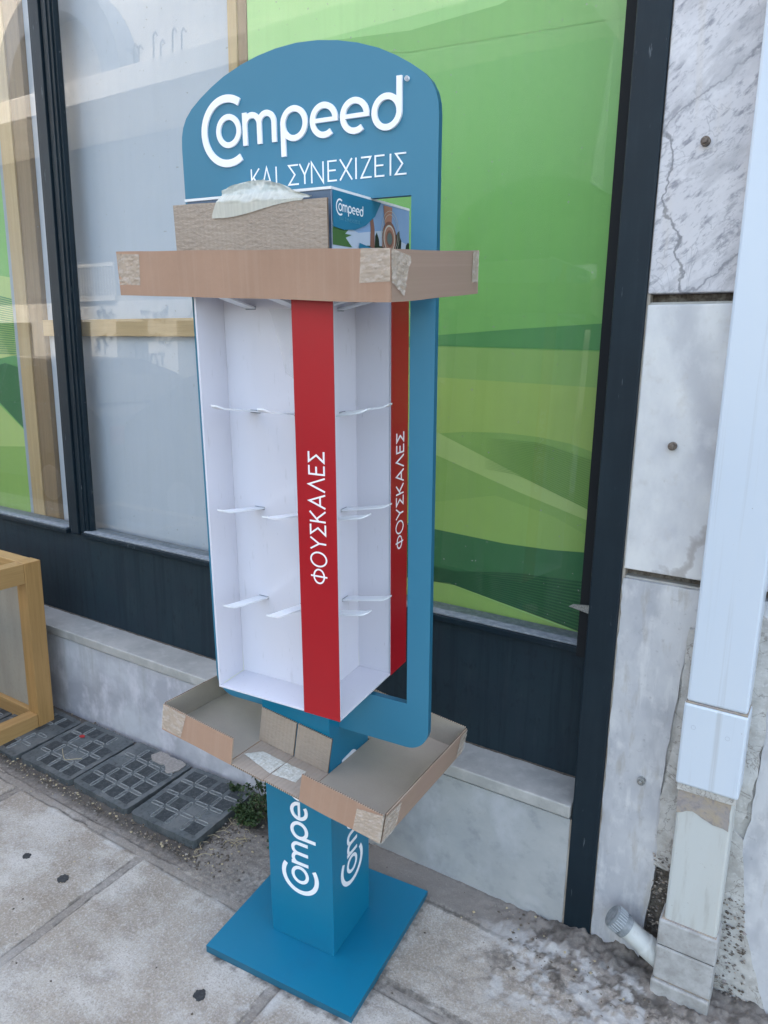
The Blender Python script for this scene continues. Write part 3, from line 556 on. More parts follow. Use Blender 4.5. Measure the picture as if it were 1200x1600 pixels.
SUB = [('Κ', -.083, .0195), ('Α', -.0585, .022), ('Ι', -.0265, .002), ('Σ', .0015, .0215), ('Υ', .0265, .0215), ('Ν', .0525, .0245), ('Ε', .087, .0185), ('Χ', .1125, .0245), ('Ι', .1445, .002), ('Ζ', .155, .0205), ('Ε', .183, .0185), ('Ι', .2125, .002), ('Σ', .2225, .0205)]
part('slogan', fr, lambda b: greek(b, SUB, 1.7125, .0345, .0026, .0004, LOGO, lambda u, v, h: (u, FY - h, v)))
# box
BX0, BX1, BY0, BY1, BZ0, BZ1, TH, DD, RW, RS = -.128, .173, -.178, .112, .715, 1.53, .004, .08, .083, .076
def boxbody(b):
    b.box(BX0, BX1, BY0, BY1, BZ0, BZ0 + TH, WHITE); b.box(BX0, BX1, BY0, BY1, BZ1, BZ1 + TH, WHITE)
    z0, z1 = BZ0 + TH, BZ1
    b.box(BX0 + DD, BX1 - DD, BY0 + DD, BY1 - DD, z0, z1, WHITE)
    e = .0006
    b.box(BX0, BX0 + TH, BY0, BY0 + DD - e, z0, z1, WHITE)                      # left wall of the front recess
    b.box(BX0, BX0 + DD - e, BY0 + DD, BY0 + DD + TH, z0, z1, WHITE)            # its back, left part
    b.box(BX0 + TH, BX1 - RW, BY0 + DD - .0012, BY0 + DD - .0002, z0, z1, WHITE); b.box(BX1 - DD + .0002, BX1 - DD + .0012, BY0 + TH, BY1 - RS, z0, z1, WHITE)
    b.box(BX1 - RW, BX1, BY0, BY0 + TH, z0, z1, WHITE)                          # board behind the red strip
    b.box(BX1 - RW, BX1 - RW + TH, BY0 + TH + e, BY0 + DD - e, z0, z1, WHITE)
    b.box(BX1 - DD, BX1 - e, BY1 - RS, BY1 - RS + TH, z0, z1, WHITE)            # far wall of the right recess
    b.box(BX1 - TH, BX1, BY1 - RS, BY1, z0, z1, WHITE)
    b.box(BX0 + TH, BX0 + RW, BY1 - TH, BY1, z0, z1, WHITE); b.box(BX0, BX0 + TH, BY1 - DD, BY1, z0, z1, WHITE)
    b.box(BX0 + e, BX0 + TH, BY0 + DD + TH, BY1 - DD - e, z0, z1, WHITE); b.box(BX1 - DD, BX1 - TH - e, BY1 - TH, BY1, z0, z1, WHITE)
bx = part('display_box', st, boxbody, .0006)
GLUE = mat('dried_glue', (.72, .74, .52), .3)
def glue(b):
    za = BZ0 + TH + .0005
    for pts in ([(BX0 + TH, BY0 + .012, za), (BX0 + TH, BY0 + DD, za)], [(BX0 + TH, BY0 + DD, za), (BX1 - RW, BY0 + DD, za)],
                [(BX0 + TH, BY0 + DD, za), (BX0 + TH, BY0 + DD, BZ1)], [(BX1 - DD, BY0 + TH, za), (BX1 - DD, BY1 - RS, za)], [(BX1 - DD, BY1 - RS, za), (BX1 - DD, BY1 - RS, BZ1)]):
        a, c = Vector(pts[0]), Vector(pts[1]); n = max(4, int((c - a).length / .02))
        b.tube([lerp(a, c, i / n) for i in range(n + 1)], [.0006 + .0011 * max(0, noise.noise(Vector((i * .7, a.x * 50, a.y * 90)))) + (.0008 if i < 3 and abs(a.z - c.z) > .1 else 0) for i in range(n + 1)], GLUE, 6)
part('glue_line', bx, glue)
rf = part('red_strip', st, lambda b: b.box(BX1 - RW, BX1 + .0004, BY0 - .0016, BY0 - .0002, BZ0, BZ1, RED))
rr = part('red_strip', st, lambda b: b.box(BX1 + .0002, BX1 + .0016, BY1 - RS, BY1, BZ0, BZ1, RED))
WORD = 'ΦΟΥΣΚΑΛΕΣ'
part('lettering', rf, lambda b: greek(b, autospace(WORD, .996, .034, .0062, .93), -.0170, .034, .0031, .0003, LOGO, lambda u, v, h: (.1335 - v, BY0 - .0016 - h, u)))
part('lettering', rr, lambda b: greek(b, autospace(WORD, .998, .034, .0062, .93), -.0170, .034, .0031, .0003, LOGO, lambda u, v, h: (BX1 + .0016 + h, .0745 - v, u)))
# peg tongues
def hook(fn, kx=1):
    def f(b):
        L_ = [(0, 0), (.03, .0048), (.06, .0096), (.09, .0144), (.106, .017), (.114, .0195), (.124, .024)]; L_ = [(x * kx, z) for x, z in L_]
        hw = [.0115, .0115, .0115, .0115, .0115, .011, .007]
        top = [(x, s * h_, z + .0013) for (x, z), h_ in zip(L_, hw) for s in (-1, 1)]; bot = [(x, y, z - .0032) for x, y, z in top]
        n = len(L_); vs = [fn(*q) for q in top + bot]; fs = []
        for i in range(n - 1):
            a, c = 2 * i, 2 * i + 2; k = 2 * n
            fs += [(a, c, c + 1, a + 1), (k + a, k + a + 1, k + c + 1, k + c), (a, k + a, k + c, c), (a + 1, c + 1, k + c + 1, k + a + 1)]
        fs += [(0, 1, 2 * n + 1, 2 * n), (2 * n - 2, 4 * n - 2, 4 * n - 1, 2 * n - 1)]
        b.add(vs, fs, PLAST)
        vs = [fn(*q) for q in [(.0016, -.0122, -.0034), (.0016, .0122, -.0034), (.0016, .0122, .003), (.0016, -.0122, .003)]]; b.add(vs, [(0, 1, 2, 3)], BEAD)
    return f
for z in (1.297, 1.1, .905, 1.494):
    for x in (-.0585, .046): part('hook', st, hook(lambda l, s, h, x=x, z=z: (x + s, BY0 + DD - l, z + h), .72 if z > 1.4 else 1), .0004)
    for y in (-.0215, -.108): part('hook', st, hook(lambda l, s, h, y=y, z=z: (BX1 - DD + l, y + s, z + h - .003), .72 if z > 1.4 else .88), .0004)
FILM = mat('clear_film', (.8, .8, .82), .06, [('noise', I3(30), .45, .6, (.88, .88, .9), .6)], [((26, 26, 60), .8, .006)], alpha=.22)
part('plastic_film', bx, lambda b: sheet(b, quadP([(.02, BY0 + DD - .002, 1.375), (.088, BY0 + DD - .002, 1.33), (.088, BY0 + DD - .002, 1.492), (-.012, BY0 + DD - .002, 1.492)], (0, -1, 0)), 26, 26, FILM, .006, seed=21, fr=40), 0, True)
# header box above the tray
HZ0, HZ1 = BZ1 + TH + .0005, 1.676
HDARK = mat('header_box_print_dark', (.06, .1, .16), .4, [('noise', (3, 3, 30), .4, .7, (.12, .18, .26), .8)])
hb = part('header_box', st, lambda b: b.boxm(BX0, BX1, BY0, BY1, HZ0, HZ1, [WHITE, WHITE, HDARK, WHITE, HDARK, WHITE]), .0008)
part('foam_edge', hb, lambda b: (b.box(BX0 - .005, BX1 + .001, BY0 - .0015, BY0 + .003, HZ1 + .0003, HZ1 + .0045, EDGEW), b.box(BX1 - .003, BX1 + .001, BY0 + .0031, BY1, HZ1 + .0003, HZ1 + .0045, EDGEW)))
PS = flat('print_sky', (.22, .35, .55)); PSL = flat('print_sky_pale', (.45, .52, .62)); PG = flat('print_grass_dark', (.012, .04, .018)); PT = flat('print_tree', (.008, .02, .01)); PP = flat('print_palm', (.05, .13, .03))
SK = flat('print_skin', (.4, .2, .14)); SK2 = flat('print_skin_shade', (.22, .1, .07)); SH = flat('print_shoe', (.08, .05, .045)); RG = flat('print_ring', (.55, .52, .45)); SPO = flat('print_spot', (.12, .16, .15)); TL = flat('print_teal', (.012, .16, .27))
def picture(b):
    # plane x = BX1; a runs along +y from the front edge, z up
    Y0, Y1, Z0, Z1 = BY0 + .001, BY1, 1.56, HZ1
    k = [0]
    def sh(mt, pts): k[0] += 1; b.add([(BX1 + .0003 + k[0] * .00012, Y0 + a * (Y1 - Y0), Z0 + c * (Z1 - Z0)) for a, c in pts], [tuple(range(len(pts)))], mt)
    sh(PS, [(0, 0), (1, 0), (1, 1), (0, 1)]); sh(PSL, [(0, 0), (1, 0), (1, .45), (.6, .6), (.3, .5), (0, .62)])
    sh(PG, [(.4, 0), (1, 0), (1, .36), (.8, .34), (.6, .37), (.4, .34)])
    sh(PT, [(.78, .3), (.8, .46), (.79, .55), (.82, .62), (.85, .66), (.86, .55), (.88, .5), (.87, .3)]); sh(PT, [(.93, .3), (.95, .45), (.98, .5), (1, .48), (1, .3)]); sh(PT, [(.5, .3), (.51, .5), (.53, .56), (.56, .46), (.57, .3)])
    palm = []
    for i in range(19):
        t = pi * i / 18; r_ = (.2 if i % 2 else .1); palm.append((.07 + r_ * .75 * cos(t), .4 + r_ * 1.5 * sin(t)))
    sh(PP, [(0.22, .28)] + [(max(0, a), c) for a, c in palm] + [(0, .28)])
    sh(SK2, [(.44, .28), (.5, .28), (.5, .6), (.47, .85), (.43, .85), (.45, .6)])
    sh(SK, [(.6, .26), (.78, .26), (.76, .45), (.73, .62), (.74, .98), (.62, .98), (.64, .7), (.6, .45)])
    sh(SH, [(.6, .26), (.78, .26), (.77, .36), (.6, .36)])
    for r_, mt in ((.1, SK2), (.08, RG), (.07, SK), (.05, SK2), (.035, SPO)): sh(mt, [(.7 + r_ * cos(t * pi / 12), .5 + r_ * 2.6 * sin(t * pi / 12)) for t in range(24)])
    for r_ in (.105, .125): 
        k[0] += 1; ribbon(b, [(Y0 + (.71 + r_ * cos(t * pi / 15)) * (Y1 - Y0), Z0 + (.58 + r_ * 2.7 * sin(t * pi / 15)) * (Z1 - Z0)) for t in range(30)], .0009, .0003 + k[0] * .00012, .0004 + k[0] * .00012, RG, lambda u, v, h: (BX1 + h, u, v), True)
    sh(TL, [(0, .52), (.12, .5), (.25, .53), (.38, .62), (.5, .78), (.58, 1), (0, 1)]); sh(TL, [(.27, 0), (.62, 0), (.62, .27), (.3, .36)])
    kk = .0004 + (k[0] + 1) * .00012
    logo(b, Y0 + .009, 1.6385, .21, 0, LOGO, lambda u, v, h: (BX1 + kk + h * .2, u, v), False)
    greek(b, [(c, Y0 + .02 + (u_ + .083) * .21, w_ * .21) for c, u_, w_ in SUB], 1.632, .0052, .0005, 0, flat('print_faded', (.1, .3, .4)), lambda u, v, h: (BX1 + kk + h * .2, u, v))
part('picture_panel', hb, picture)
# ------------------------------------------------------------------ cardboard trays
def eul(az, ax, ay): return Matrix.Rotation(az, 4, 'Z') @ Matrix.Rotation(ax, 4, 'X') @ Matrix.Rotation(ay, 4, 'Y')
ML = DISP @ Matrix.Translation((0, 0, .5238)) @ eul(-.015, -.0895, .1398)
lt = empty('cardboard_tray', 'lower cardboard tray, slit at the front and tilted, hung round the teal column', 'cardboard tray', mtx=ML, group='cardboard trays on the display stand')
l, r, f, bk, h, k_, t_ = -.2855, .281, -.2004, .2046, .0615, .0887, .004
def warp(b, amp=.002, fq=9):
    b.v = [(x + amp * noise.noise(Vector((x * fq, y * fq, z * fq + 3))), y + amp * noise.noise(Vector((x * fq, y * fq + 7, z * fq))), z + amp * noise.noise(Vector((x * fq + 5, y * fq, z * fq)))) for x, y, z in b.v]
def grid_box(b, x0, x1, y0, y1, z0, z1, mts, n=12, ax=0, X=None):
    for i in range(n):
        a0, a1 = i / n, (i + 1) / n
        e = [x0, x1, y0, y1, z0, z1]; lo, hi = e[2 * ax], e[2 * ax + 1]; e[2 * ax], e[2 * ax + 1] = lo + (hi - lo) * a0, lo + (hi - lo) * a1
        vs = [(x, y, z) for z in (e[4], e[5]) for y in (e[2], e[3]) for x in (e[0], e[1])]
        F = [(0, 2, 3, 1), (4, 5, 7, 6), (0, 1, 5, 4), (2, 6, 7, 3), (0, 4, 6, 2), (1, 3, 7, 5)]
        for j, (q, mt) in enumerate(zip(F, mts)):
            if j // 2 == 2 and ax == 0 and not ((j == 4 and i == 0) or (j == 5 and i == n - 1)): continue
            if j // 2 == 1 and ax == 1 and not ((j == 2 and i == 0) or (j == 3 and i == n - 1)): continue
            b.add([vs[m] for m in q], [(0, 1, 2, 3)], mt, X)
def floor_(b):   # floor in pieces round the column hole and the front slit
    ms = [CARDS, CARDI, CARDX, CARD, CARD, CARD]; msf = [CARDS, CARDE, CARDX, CARD, CARD, CARD]
    grid_box(b, l, -.094, f, bk, -.004, 0, ms); grid_box(b, .0915, r, f, bk, -.004, 0, ms)
    grid_box(b, -.094, .0915, .09, bk, -.004, 0, ms)
    b.boxm(-.0925, -.0015, f - .004, -k_ - .0005, -.0045, -.0006, msf); b.boxm(.0, .0905, f - .002, -k_ - .0005, -.004, .0002, msf)
    warp(b, .0015)
part('tray_floor', lt, floor_)
lean = lambda x, y, z: (x, y, z)
def wallf(x0, x1, n):
    def fn(b):
        grid_box(b, x0, x1, f - .0045, f - .0005, -.004, h, [CARDS, CARDX, CARD, CARDI, CARDX, CARDX], n)
        b.v = [(x, y - max(0, z) * .06, z) for x, y, z in b.v]; warp(b, .002)
    return fn
part('front_wall', lt, wallf(l, -.086, 8)); part('front_wall', lt, wallf(.092, r, 8))
def side(x0, x1, mo, mi, sg):
    def fn(b):
        grid_box(b, x0, x1, f, bk, -.004, h, [CARDS, CARDX, CARDX, CARDX, mo, mi], 10, 1); warp(b, .003, 7)
    return fn
part('side_wall', lt, side(l - .0045, l - .0005, CARDS, CARDI, -1)); part('side_wall', lt, side(r + .0005, r + .0045, CARDI, CARDS, 1))
part('back_wall', lt, lambda b: (grid_box(b, l, r, bk + .0005, bk + .0045, -.004, h, [CARDS, CARDX, CARDI, CARD, CARDX, CARDX]), warp(b, .002)))
def flap(x0, x1, tilt):
    def fn(b):
        b.boxm(x0, x1, -k_ - .0045, -k_ - .0005, .0008, .0865, [CARDX, CARDX, CARDE, CARD, CARDX, CARDX]); b.v = [(x, y + tilt * z, z) for x, y, z in b.v]
    return fn
part('flap', lt, flap(-.098, -.003, -.07)); part('flap', lt, flap(.001, .0895, -.06))
part('tape', lt, lambda b: (sheet(b, quadP([(-.088, -.16, .0), (-.062, -.124, 0), (.0, -.124, 0), (-.002, -.178, 0)], (0, 0, 1)), 30, 24, TAPEW, .0022, seed=1, fr=130)))
part('tape', lt, lambda b: (sheet(b, quadP([(.001, -.177, .0), (.001, -.124, 0), (.052, -.12, 0), (.056, -.166, 0)], (0, 0, 1)), 30, 24, TAPEW, .0022, seed=5, fr=130)), label='pale paper tape bridging the slit in the tray floor')
part('tape', lt, lambda b: sheet(b, quadP([(l, f - .006, .001), (-.228, f - .006, .001), (-.217, f - .0095, .062), (l, f - .0095, .062)], (0, -1, 0)), 20, 16, TAPE, .0018, seed=3, fr=90))
part('tape', lt, lambda b: (sheet(b, quadP([(.224, f - .006, .0), (r + .005, f - .006, -.003), (r + .005, f - .0095, .0615), (.226, f - .0095, .050)], (0, -1, 0)), 20, 16, TAPE, .0022, seed=3, fr=110)))
part('tape', lt, lambda b: (sheet(b, quadP([(r + .006, f - .006, -.003), (r + .006, -.15, .0), (r + .006, -.14, .058), (r + .006, f - .0095, .0615)], (1, 0, 0)), 16, 16, TAPE, .0022, seed=8, fr=110)))
part('tape', lt, lambda b: sheet(b, quadP([(r + .006, .16, .004), (r + .006, bk + .002, .004), (r + .006, bk + .002, .06), (r + .006, .165, .06)], (1, 0, 0)), 10, 10, TAPE, .0015, seed=9))
MU = DISP @ Matrix.Translation((.0061, -.0325, 1.519)) @ eul(-.0363, .0597, .0311)
ut = empty('cardboard_tray', 'upper cardboard tray resting round the header box, brown with taped corners', 'cardboard tray', mtx=MU, group='cardboard trays on the display stand')
ul, ur, uf, ub, uh = -.2986, .2971, -.1683, .1787, .0795
cr = [TAPE]
part('front_wall', ut, lambda b: (grid_box(b, ul, ur, uf, uf + .004, 0, uh, [CARDX, CARDI, CARD, CARDI, CARD, CARD], 20), warp(b, .0016)))
part('side_wall', ut, lambda b: (grid_box(b, ur - .004, ur, uf + .0045, ub, 0, uh - .001, [CARDX, CARDX, CARD, CARD, CARDI, CARDS], 10, 1), warp(b, .0024)))
part('side_wall', ut, lambda b: (grid_box(b, ul, ul + .004, uf + .0045, ub, 0, uh, [CARDX, CARDX, CARD, CARD, CARDS, CARDI], 10, 1), warp(b, .002)))
part('back_wall', ut, lambda b: (grid_box(b, ul, ur, ub, ub + .004, 0, uh, [CARDX, CARDX, CARDI, CARD, CARDX, CARDX]), warp(b, .002)))
# floor lies flat round the box: in four strips, leaving the hole for the header box and the stand frame
part('tray_floor', ut, lambda b: (b.boxm(ul + .004, ur - .004, uf + .004, -.152, .001, .005, [CARD, CARDI] + [CARDX] * 4), b.boxm(ul + .004, -.14, -.15, -.02, .001, .005, [CARD, CARDI] + [CARDX] * 4), b.boxm(.17, ur - .005, -.15, -.02, .001, .005, [CARD, CARDI] + [CARDX] * 4), b.boxm(ul + .004, ur - .005, .146, ub, .001, .005, [CARD, CARDI] + [CARDX] * 4)))
part('flap', ut, lambda b: (grid_box(b, -.1535, .177, -.158, -.154, .006, .1555, [CARDX, CARDX, CARDE, CARD, CARDX, CARDX], 10), warp(b, .003, 6)), label='upright flap of raw corrugated inner face')
part('tape', ut, lambda b: sheet(b, quadP([(ul, uf, .019), (-.243, uf, .019), (-.238, uf, .074), (ul + .001, uf, .075)], (0, -1, 0)), 20, 16, TAPE, .0016, seed=2, fr=110))
part('tape', ut, lambda b: (sheet(b, quadP([(.242, uf, .028), (ur + .001, uf, .031), (ur + .001, uf, .0795), (.246, uf, .080)], (0, -1, 0)), 20, 16, TAPE, .0018, seed=6, fr=80)))
part('tape', ut, lambda b: (sheet(b, quadP([(ur + .001, uf, .031), (ur + .001, -.128, .008), (ur + .001, -.104, .068), (ur + .001, uf, .0795)], (1, 0, 0)), 18, 18, TAPE, .0045, seed=12, fr=60)))
part('tape', ut, lambda b: sheet(b, quadP([(ur + .001, .146, .022), (ur + .001, .177, .022), (ur + .001, .178, .078), (ur + .001, .149, .078)], (1, 0, 0)), 8, 12, TAPE, .0015, seed=4))
def bunched(b):
    X0, X1_ = -.06, .131; nx, ny = 44, 22; vs = []
    for j in range(ny + 1):
        t = j / ny
        for i in range(nx + 1):
            s = i / nx; x = lerp(X0 + .013 * sm(0, .6, t), X1_ + .01 * t, s)
            lowz = .1315 + .022 * sm(.1, 1, s); fold = .1575
            topz = curve_z([(0, .1765), (.12, .183), (.3, .1885), (.5, .189), (.68, .181), (.85, .168), (1, .1605)], s)
            if t < .45: z = lerp(lowz, fold, t / .45); y = -.1595 - .0015 * abs(noise.noise(Vector((x * 120, z * 25, 1))))
            else:
                tt = (t - .45) / .55; z = lerp(fold, topz, tt ** .8) + .0015 * noise.noise(Vector((x * 160, tt * 3, 2))); y = -.159 + .007 * abs(noise.noise(Vector((x * 70 + tt * 3, tt * 3.5, 4)))) - .002 + .012 * sin(tt * pi * .8) + .006 * tt + .004 * noise.noise(Vector((x * 35, z * 50, 7)))
            vs.append((x, y - .001, z))
    b.add(vs, [(j * (nx + 1) + i, j * (nx + 1) + i + 1, (j + 1) * (nx + 1) + i + 1, (j + 1) * (nx + 1) + i) for j in range(ny) for i in range(nx)], TAPEB)
part('tape', ut, bunched, 0, True, 'wide bunched milky tape stuck over the top edge of the upright flap')
# ------------------------------------------------------------------ wooden crate
cr = empty('wooden_crate', 'open yellow wooden frame crate with plywood back standing against the plinth at the left', 'crate', (-2.7, -.27, -.008))
cr.rotation_euler = (.0, 0, 0)
def K_(name, x0, x1, y0, y1, z0, z1, mt, label=None):
    b = MB().box(x0 + 2.7, x1 + 2.7, y0 + .27, y1 + .27, z0 + .008, z1 + .008, mt); o = b.build(name, cr, .002)
    if label: o['label'] = label
XR, XL_, YB, YF, ZT = -2.403, -3.05, -.078, -.47, .64
K_('post', XR - .06, XR, YB - .062, YB, -.005, ZT, WOODZ); K_('post', XL_, XL_ + .06, YB - .062, YB, -.005, ZT, WOODZ)
K_('post', XR - .06, XR, YF, YF + .062, -.02, ZT, WOODZ); K_('post', XL_, XL_ + .06, YF, YF + .062, -.02, ZT, WOODZ)
K_('rail', XR - .056, XR - .003, YF + .0625, YB - .0625, ZT - .075, ZT - .002, WOODY); K_('rail', XR - .056, XR - .003, YF + .0625, YB - .0625, -.012, .055, WOODY)
K_('rail', XL_ + .003, XL_ + .056, YF + .0625, YB - .0625, ZT - .075, ZT - .002, WOODY); K_('rail', XL_ + .003, XL_ + .056, YF + .0625, YB - .0625, -.012, .055, WOODY)
K_('rail', XL_ + .0605, XR - .0605, YB - .058, YB - .002, ZT - .07, ZT - .0015, WOODX); K_('rail', XL_ + .0605, XR - .0605, YF + .002, YF + .058, ZT - .07, ZT - .0015, WOODX)
K_('rail', XL_ + .0605, XR - .0605, YB - .058, YB - .002, -.005, .055, WOODX); K_('rail', XL_ + .0605, XR - .0605, YF + .002, YF + .058, -.018, .055, WOODX)
K_('back_panel', XL_ + .0605, XR - .0605, YB - .04, YB - .034, .0552, ZT - .0705, PLY)
K_('end_panel', XL_ + .02, XL_ + .026, YF + .0625, YB - .0625, .0555, ZT - .0755, PLY)
# ------------------------------------------------------------------ cover tiles
def capsule(a, c, r_, n=5):
    a, c = Vector(a), Vector(c); d = math.degrees(math.atan2((c - a).y, (c - a).x))
    return arc(c.x, c.y, r_, d - 90, d + 90, n) + arc(a.x, a.y, r_, d + 90, d + 270, n)
def cover(cx, cy, rz, label, seed, drop=0.0, tilt=0.0):
    o = empty('cover_tile', label, 'cover tile', (cx, cy, PV(cy) + .001 + drop), 'dark resin cover tiles along the plinth')
    o.rotation_euler = (math.atan(SL), tilt, rz)
    rnd = random.Random(seed); s = .136
    def slab(b):
        pts = [(x, y) for x, y in arc(s - .014, s - .014, .014, 0, 90, 5) + arc(-s + .014, s - .014, .014, 90, 180, 5) + arc(-s + .014, -s + .014, .014, 180, 270, 5) + arc(s - .014, -s + .014, .014, 270, 360, 5)]
        b.prism(ragged(pts, .003, .012, seed), -.012, .015, TILE, side=TILE)
    part('slab', o, slab, .003)
    def ribs(b):
        n = 4; c = .25 / n
        for i in range(n):
            for j in range(n):
                if rnd.random() < .25: continue
                x, y, e = -.125 + (i + .5) * c, -.125 + (j + .5) * c, c * .36
                b.prism(ragged([(x - e, y - e), (x + e, y - e), (x + e, y + e), (x - e, y + e)], .004, .008, seed * 20 + i * 5 + j), .0152, .0156 + .00002 * j, PIT)
        rim = [(-s + .008, -s + .008), (s - .008, -s + .008), (s - .008, s - .008), (-s + .008, s - .008)]
        for i in range(n + 1):
            for j in range(n + 1):
                x, y = -.125 + i * c, -.125 + j * c
                for (dx, dy) in ((1, 0), (0, 1)):
                    if (dx and i == n) or (dy and j == n): continue
                    if rnd.random() < .2: continue
                    a, e = (x + dx * c * .22, y + dy * c * .22), (x + dx * c * .78, y + dy * c * .78)
                    if i in (0, n) and dy or j in (0, n) and dx: continue
                    o1, o2 = capsule(a, e, .0082), capsule(a, e, .0042); m = len(o1)
                    z1 = .0184 - rnd.random() * .001
                    vs = [(p[0], p[1], .0145) for p in o1] + [(p[0] * .5 + q[0] * .5, p[1] * .5 + q[1] * .5, z1) for p, q in zip(o1, o2)] + [(q[0], q[1], z1 - .0022) for q in o2]
                    fs = [(u, (u + 1) % m, m + (u + 1) % m, m + u) for u in range(m)] + [(m + u, m + (u + 1) % m, 2 * m + (u + 1) % m, 2 * m + u) for u in range(m)]
                    b.add(vs, fs, TILEE); b.add(vs[2 * m:], [tuple(range(m))], TILE)
    part('ribs', o, ribs)
    return o
cover(-1.572, -.150, .03, 'cracked cover tile nearest the weeds, raised free edge towards the display stand', 1, .004, -.02)
t3 = cover(-1.862, -.150, -.01, 'cover tile with a mortar smear at its wall corner, second from the weeds', 2, .0, .01)
part('mortar_smear', t3, lambda b: b.prism(ragged([(-.02, .132), (-.03, .1), (.01, .08), (.05, .085), (.1, .06), (.118, .09), (.11, .132)], .008, .008, 2), .015, .0185, mat('smear', (.24, .22, .2), .9, [('noise', I3(120), .45, .65, (.34, .32, .29), .7)], [(I3(150), .4, .003)])), .0008)
cover(-2.148, -.155, .015, 'cover tile with a red speck and dry yellow twig, just right of the wooden crate', 3, -.002, .0)
cover(-2.436, -.165, -.02, 'cover tile partly under the wooden crate', 4, -.004, .01)
cover(-2.724, -.165, .01, 'cover tile beneath the middle of the wooden crate', 5, -.006, .0)
o = MB().tube([(-2.19 + .045 * t + .01 * sin(t * 2), -.19 - .035 * abs(sin(t * 1.1)), PV(-.2) + .02 + .002 * sin(t * 3)) for t in [i * .25 for i in range(12)]], .0011, DRY, 6).build('dry_twig'); tag(o, 'thin yellow curled twig lying on the cover tile beside the crate', 'twig')
o = MB().prism(ragged([(-2.215, -.105), (-2.2, -.11), (-2.19, -.1), (-2.2, -.092), (-2.212, -.095)], .001, .004, 2), PV(-.1) + .0165, PV(-.1) + .018, mat('red_scrap', (.35, .02, .02), .6)).build('scrap'); tag(o, 'tiny red scrap lying on the cover tile beside the crate', 'scrap')
# ------------------------------------------------------------------ grit and weeds
rnd = random.Random(11); b = MB(); FIL = [GRAV, DIRT, DIRT, DIRT, DRY]
for i in range(2100):
    u = rnd.random()
    if u < .35: x, y = rnd.uniform(-2.4, -1.4), rnd.gauss(-.312, .012)
    elif u < .7: x, y = rnd.gauss(-1.38, .05), rnd.uniform(-.34, 0)
    elif u < .85: x, y = rnd.uniform(-2.4, -.45), -abs(rnd.gauss(0, .02))
    elif u < .93: x, y = rnd.gauss(-.42, .12), -abs(rnd.gauss(.02, .09))
    else: x, y = rnd.uniform(-2.3, -.2), rnd.uniform(-.8, 0)
    blob(b, (x, y, PV(y) + .001 + (.008 if u > .85 and u < .93 else 0)), rnd.choice((.0012, .0018, .0026, .0045)) * (.7 if u > .93 else 1), rnd.choice(FIL), rnd)
for i in range(40):
    x, y = rnd.gauss(-1.37, .06), rnd.uniform(-.3, -.03); a = rnd.uniform(0, 6.28); L_ = rnd.uniform(.015, .06)
    b.tube([(x, y, PV(y) + .004), (x + L_ * .5 * cos(a), y + L_ * .5 * sin(a), PV(y) + .007), (x + L_ * cos(a + .3), y + L_ * sin(a + .3), PV(y) + .004)], .0008, DRY, 4)
tag(b.build('grit'), 'loose grit and dry litter along the cover tiles and the wall foot', 'grit', kind='stuff')
def weed(name, label, cx, cy, R_, H_, nst, seed, dens=1):
    rd = random.Random(seed); o = empty(name, label, 'weed', (cx, cy, PV(cy)), 'weeds growing at the wall foot')
    s = MB(); lf = MB()
    for i in range(nst):
        a = rd.uniform(0, 2 * pi); rr_ = R_ * rd.uniform(.2, 1); hh = H_ * rd.uniform(.3, 1) * (1 if i else 1.25)
        p0 = Vector((rd.gauss(0, .012), rd.gauss(0, .01), 0)); p2 = Vector((rr_ * cos(a), min(rr_ * sin(a) * .6, -cy - .012), hh)); p1 = (p0 + p2) / 2 + Vector((0, 0, hh * .35))
        path = [p0 * (1 - t) ** 2 + p1 * 2 * t * (1 - t) + p2 * t * t for t in [j / 7 for j in range(8)]]
        s.tube(path, [.0013 * (1 - .8 * j / 7) + .0003 for j in range(8)], STEM, 5)
        for j in range(int(52 * dens)):
            t = rd.uniform(.15, 1.05); t = min(t, 1); q = p0 * (1 - t) ** 2 + p1 * 2 * t * (1 - t) + p2 * t * t + Vector((rd.gauss(0, .004), rd.gauss(0, .004), rd.gauss(0, .003)))
            d = Vector((rd.gauss(0, 1), rd.gauss(0, 1), rd.gauss(.3, .7))).normalized(); n_ = d.cross(Vector((rd.gauss(0, 1), rd.gauss(0, 1), rd.gauss(0, 1)))).normalized(); L_ = rd.uniform(.006, .015); wd = L_ * .3
            up = d.cross(n_) * L_ * .12
            lf.add([q, q + d * L_ * .4 + n_ * wd + up, q + d * L_, q + d * L_ * .4 - n_ * wd + up], [(0, 1, 2), (0, 2, 3)], LEAF)
    s.build('stem', o); lf.build('foliage', o); return o
weed('weed', 'bushy dark green weed against the wall just left of the display column', -1.31, -.065, .125, .17, 42, 3, 1.3)
weed('weed', 'small pale sprout at the wall corner of the last cover tile', -1.5, -.04, .03, .035, 5, 5)
weed('weed', 'low creeping weed over the edge of the last cover tile', -1.38, -.12, .08, .06, 24, 8)
weed('weed', 'tiny tuft beside the teal base plate, right of the bushy weed', -1.24, -.16, .035, .04, 5, 9)
for (x, y, rr_, lb) in ((-1.818, -.557, .011, 'smallest dark tar spot, leftmost on the paving slab'), (-1.65, -.557, .015, 'oval dark tar spot on the middle of the left paving slab'), (-1.067, -.609, .0145, 'dark tar spot nearest the teal base plate')):
    b = MB(); b.prism(ragged(arc(0, 0, rr_, 0, 340, 17), rr_ * .35, .002, x * 10), -.001, .0016, TAR); o = b.build('tar_spot', None, .0008); o.location = (x, y, PV(y) + .0006); o.rotation_euler = (math.atan(SL), 0, 0)
    tag(o, lb, 'tar spot', 'dark tar spots on the paving')
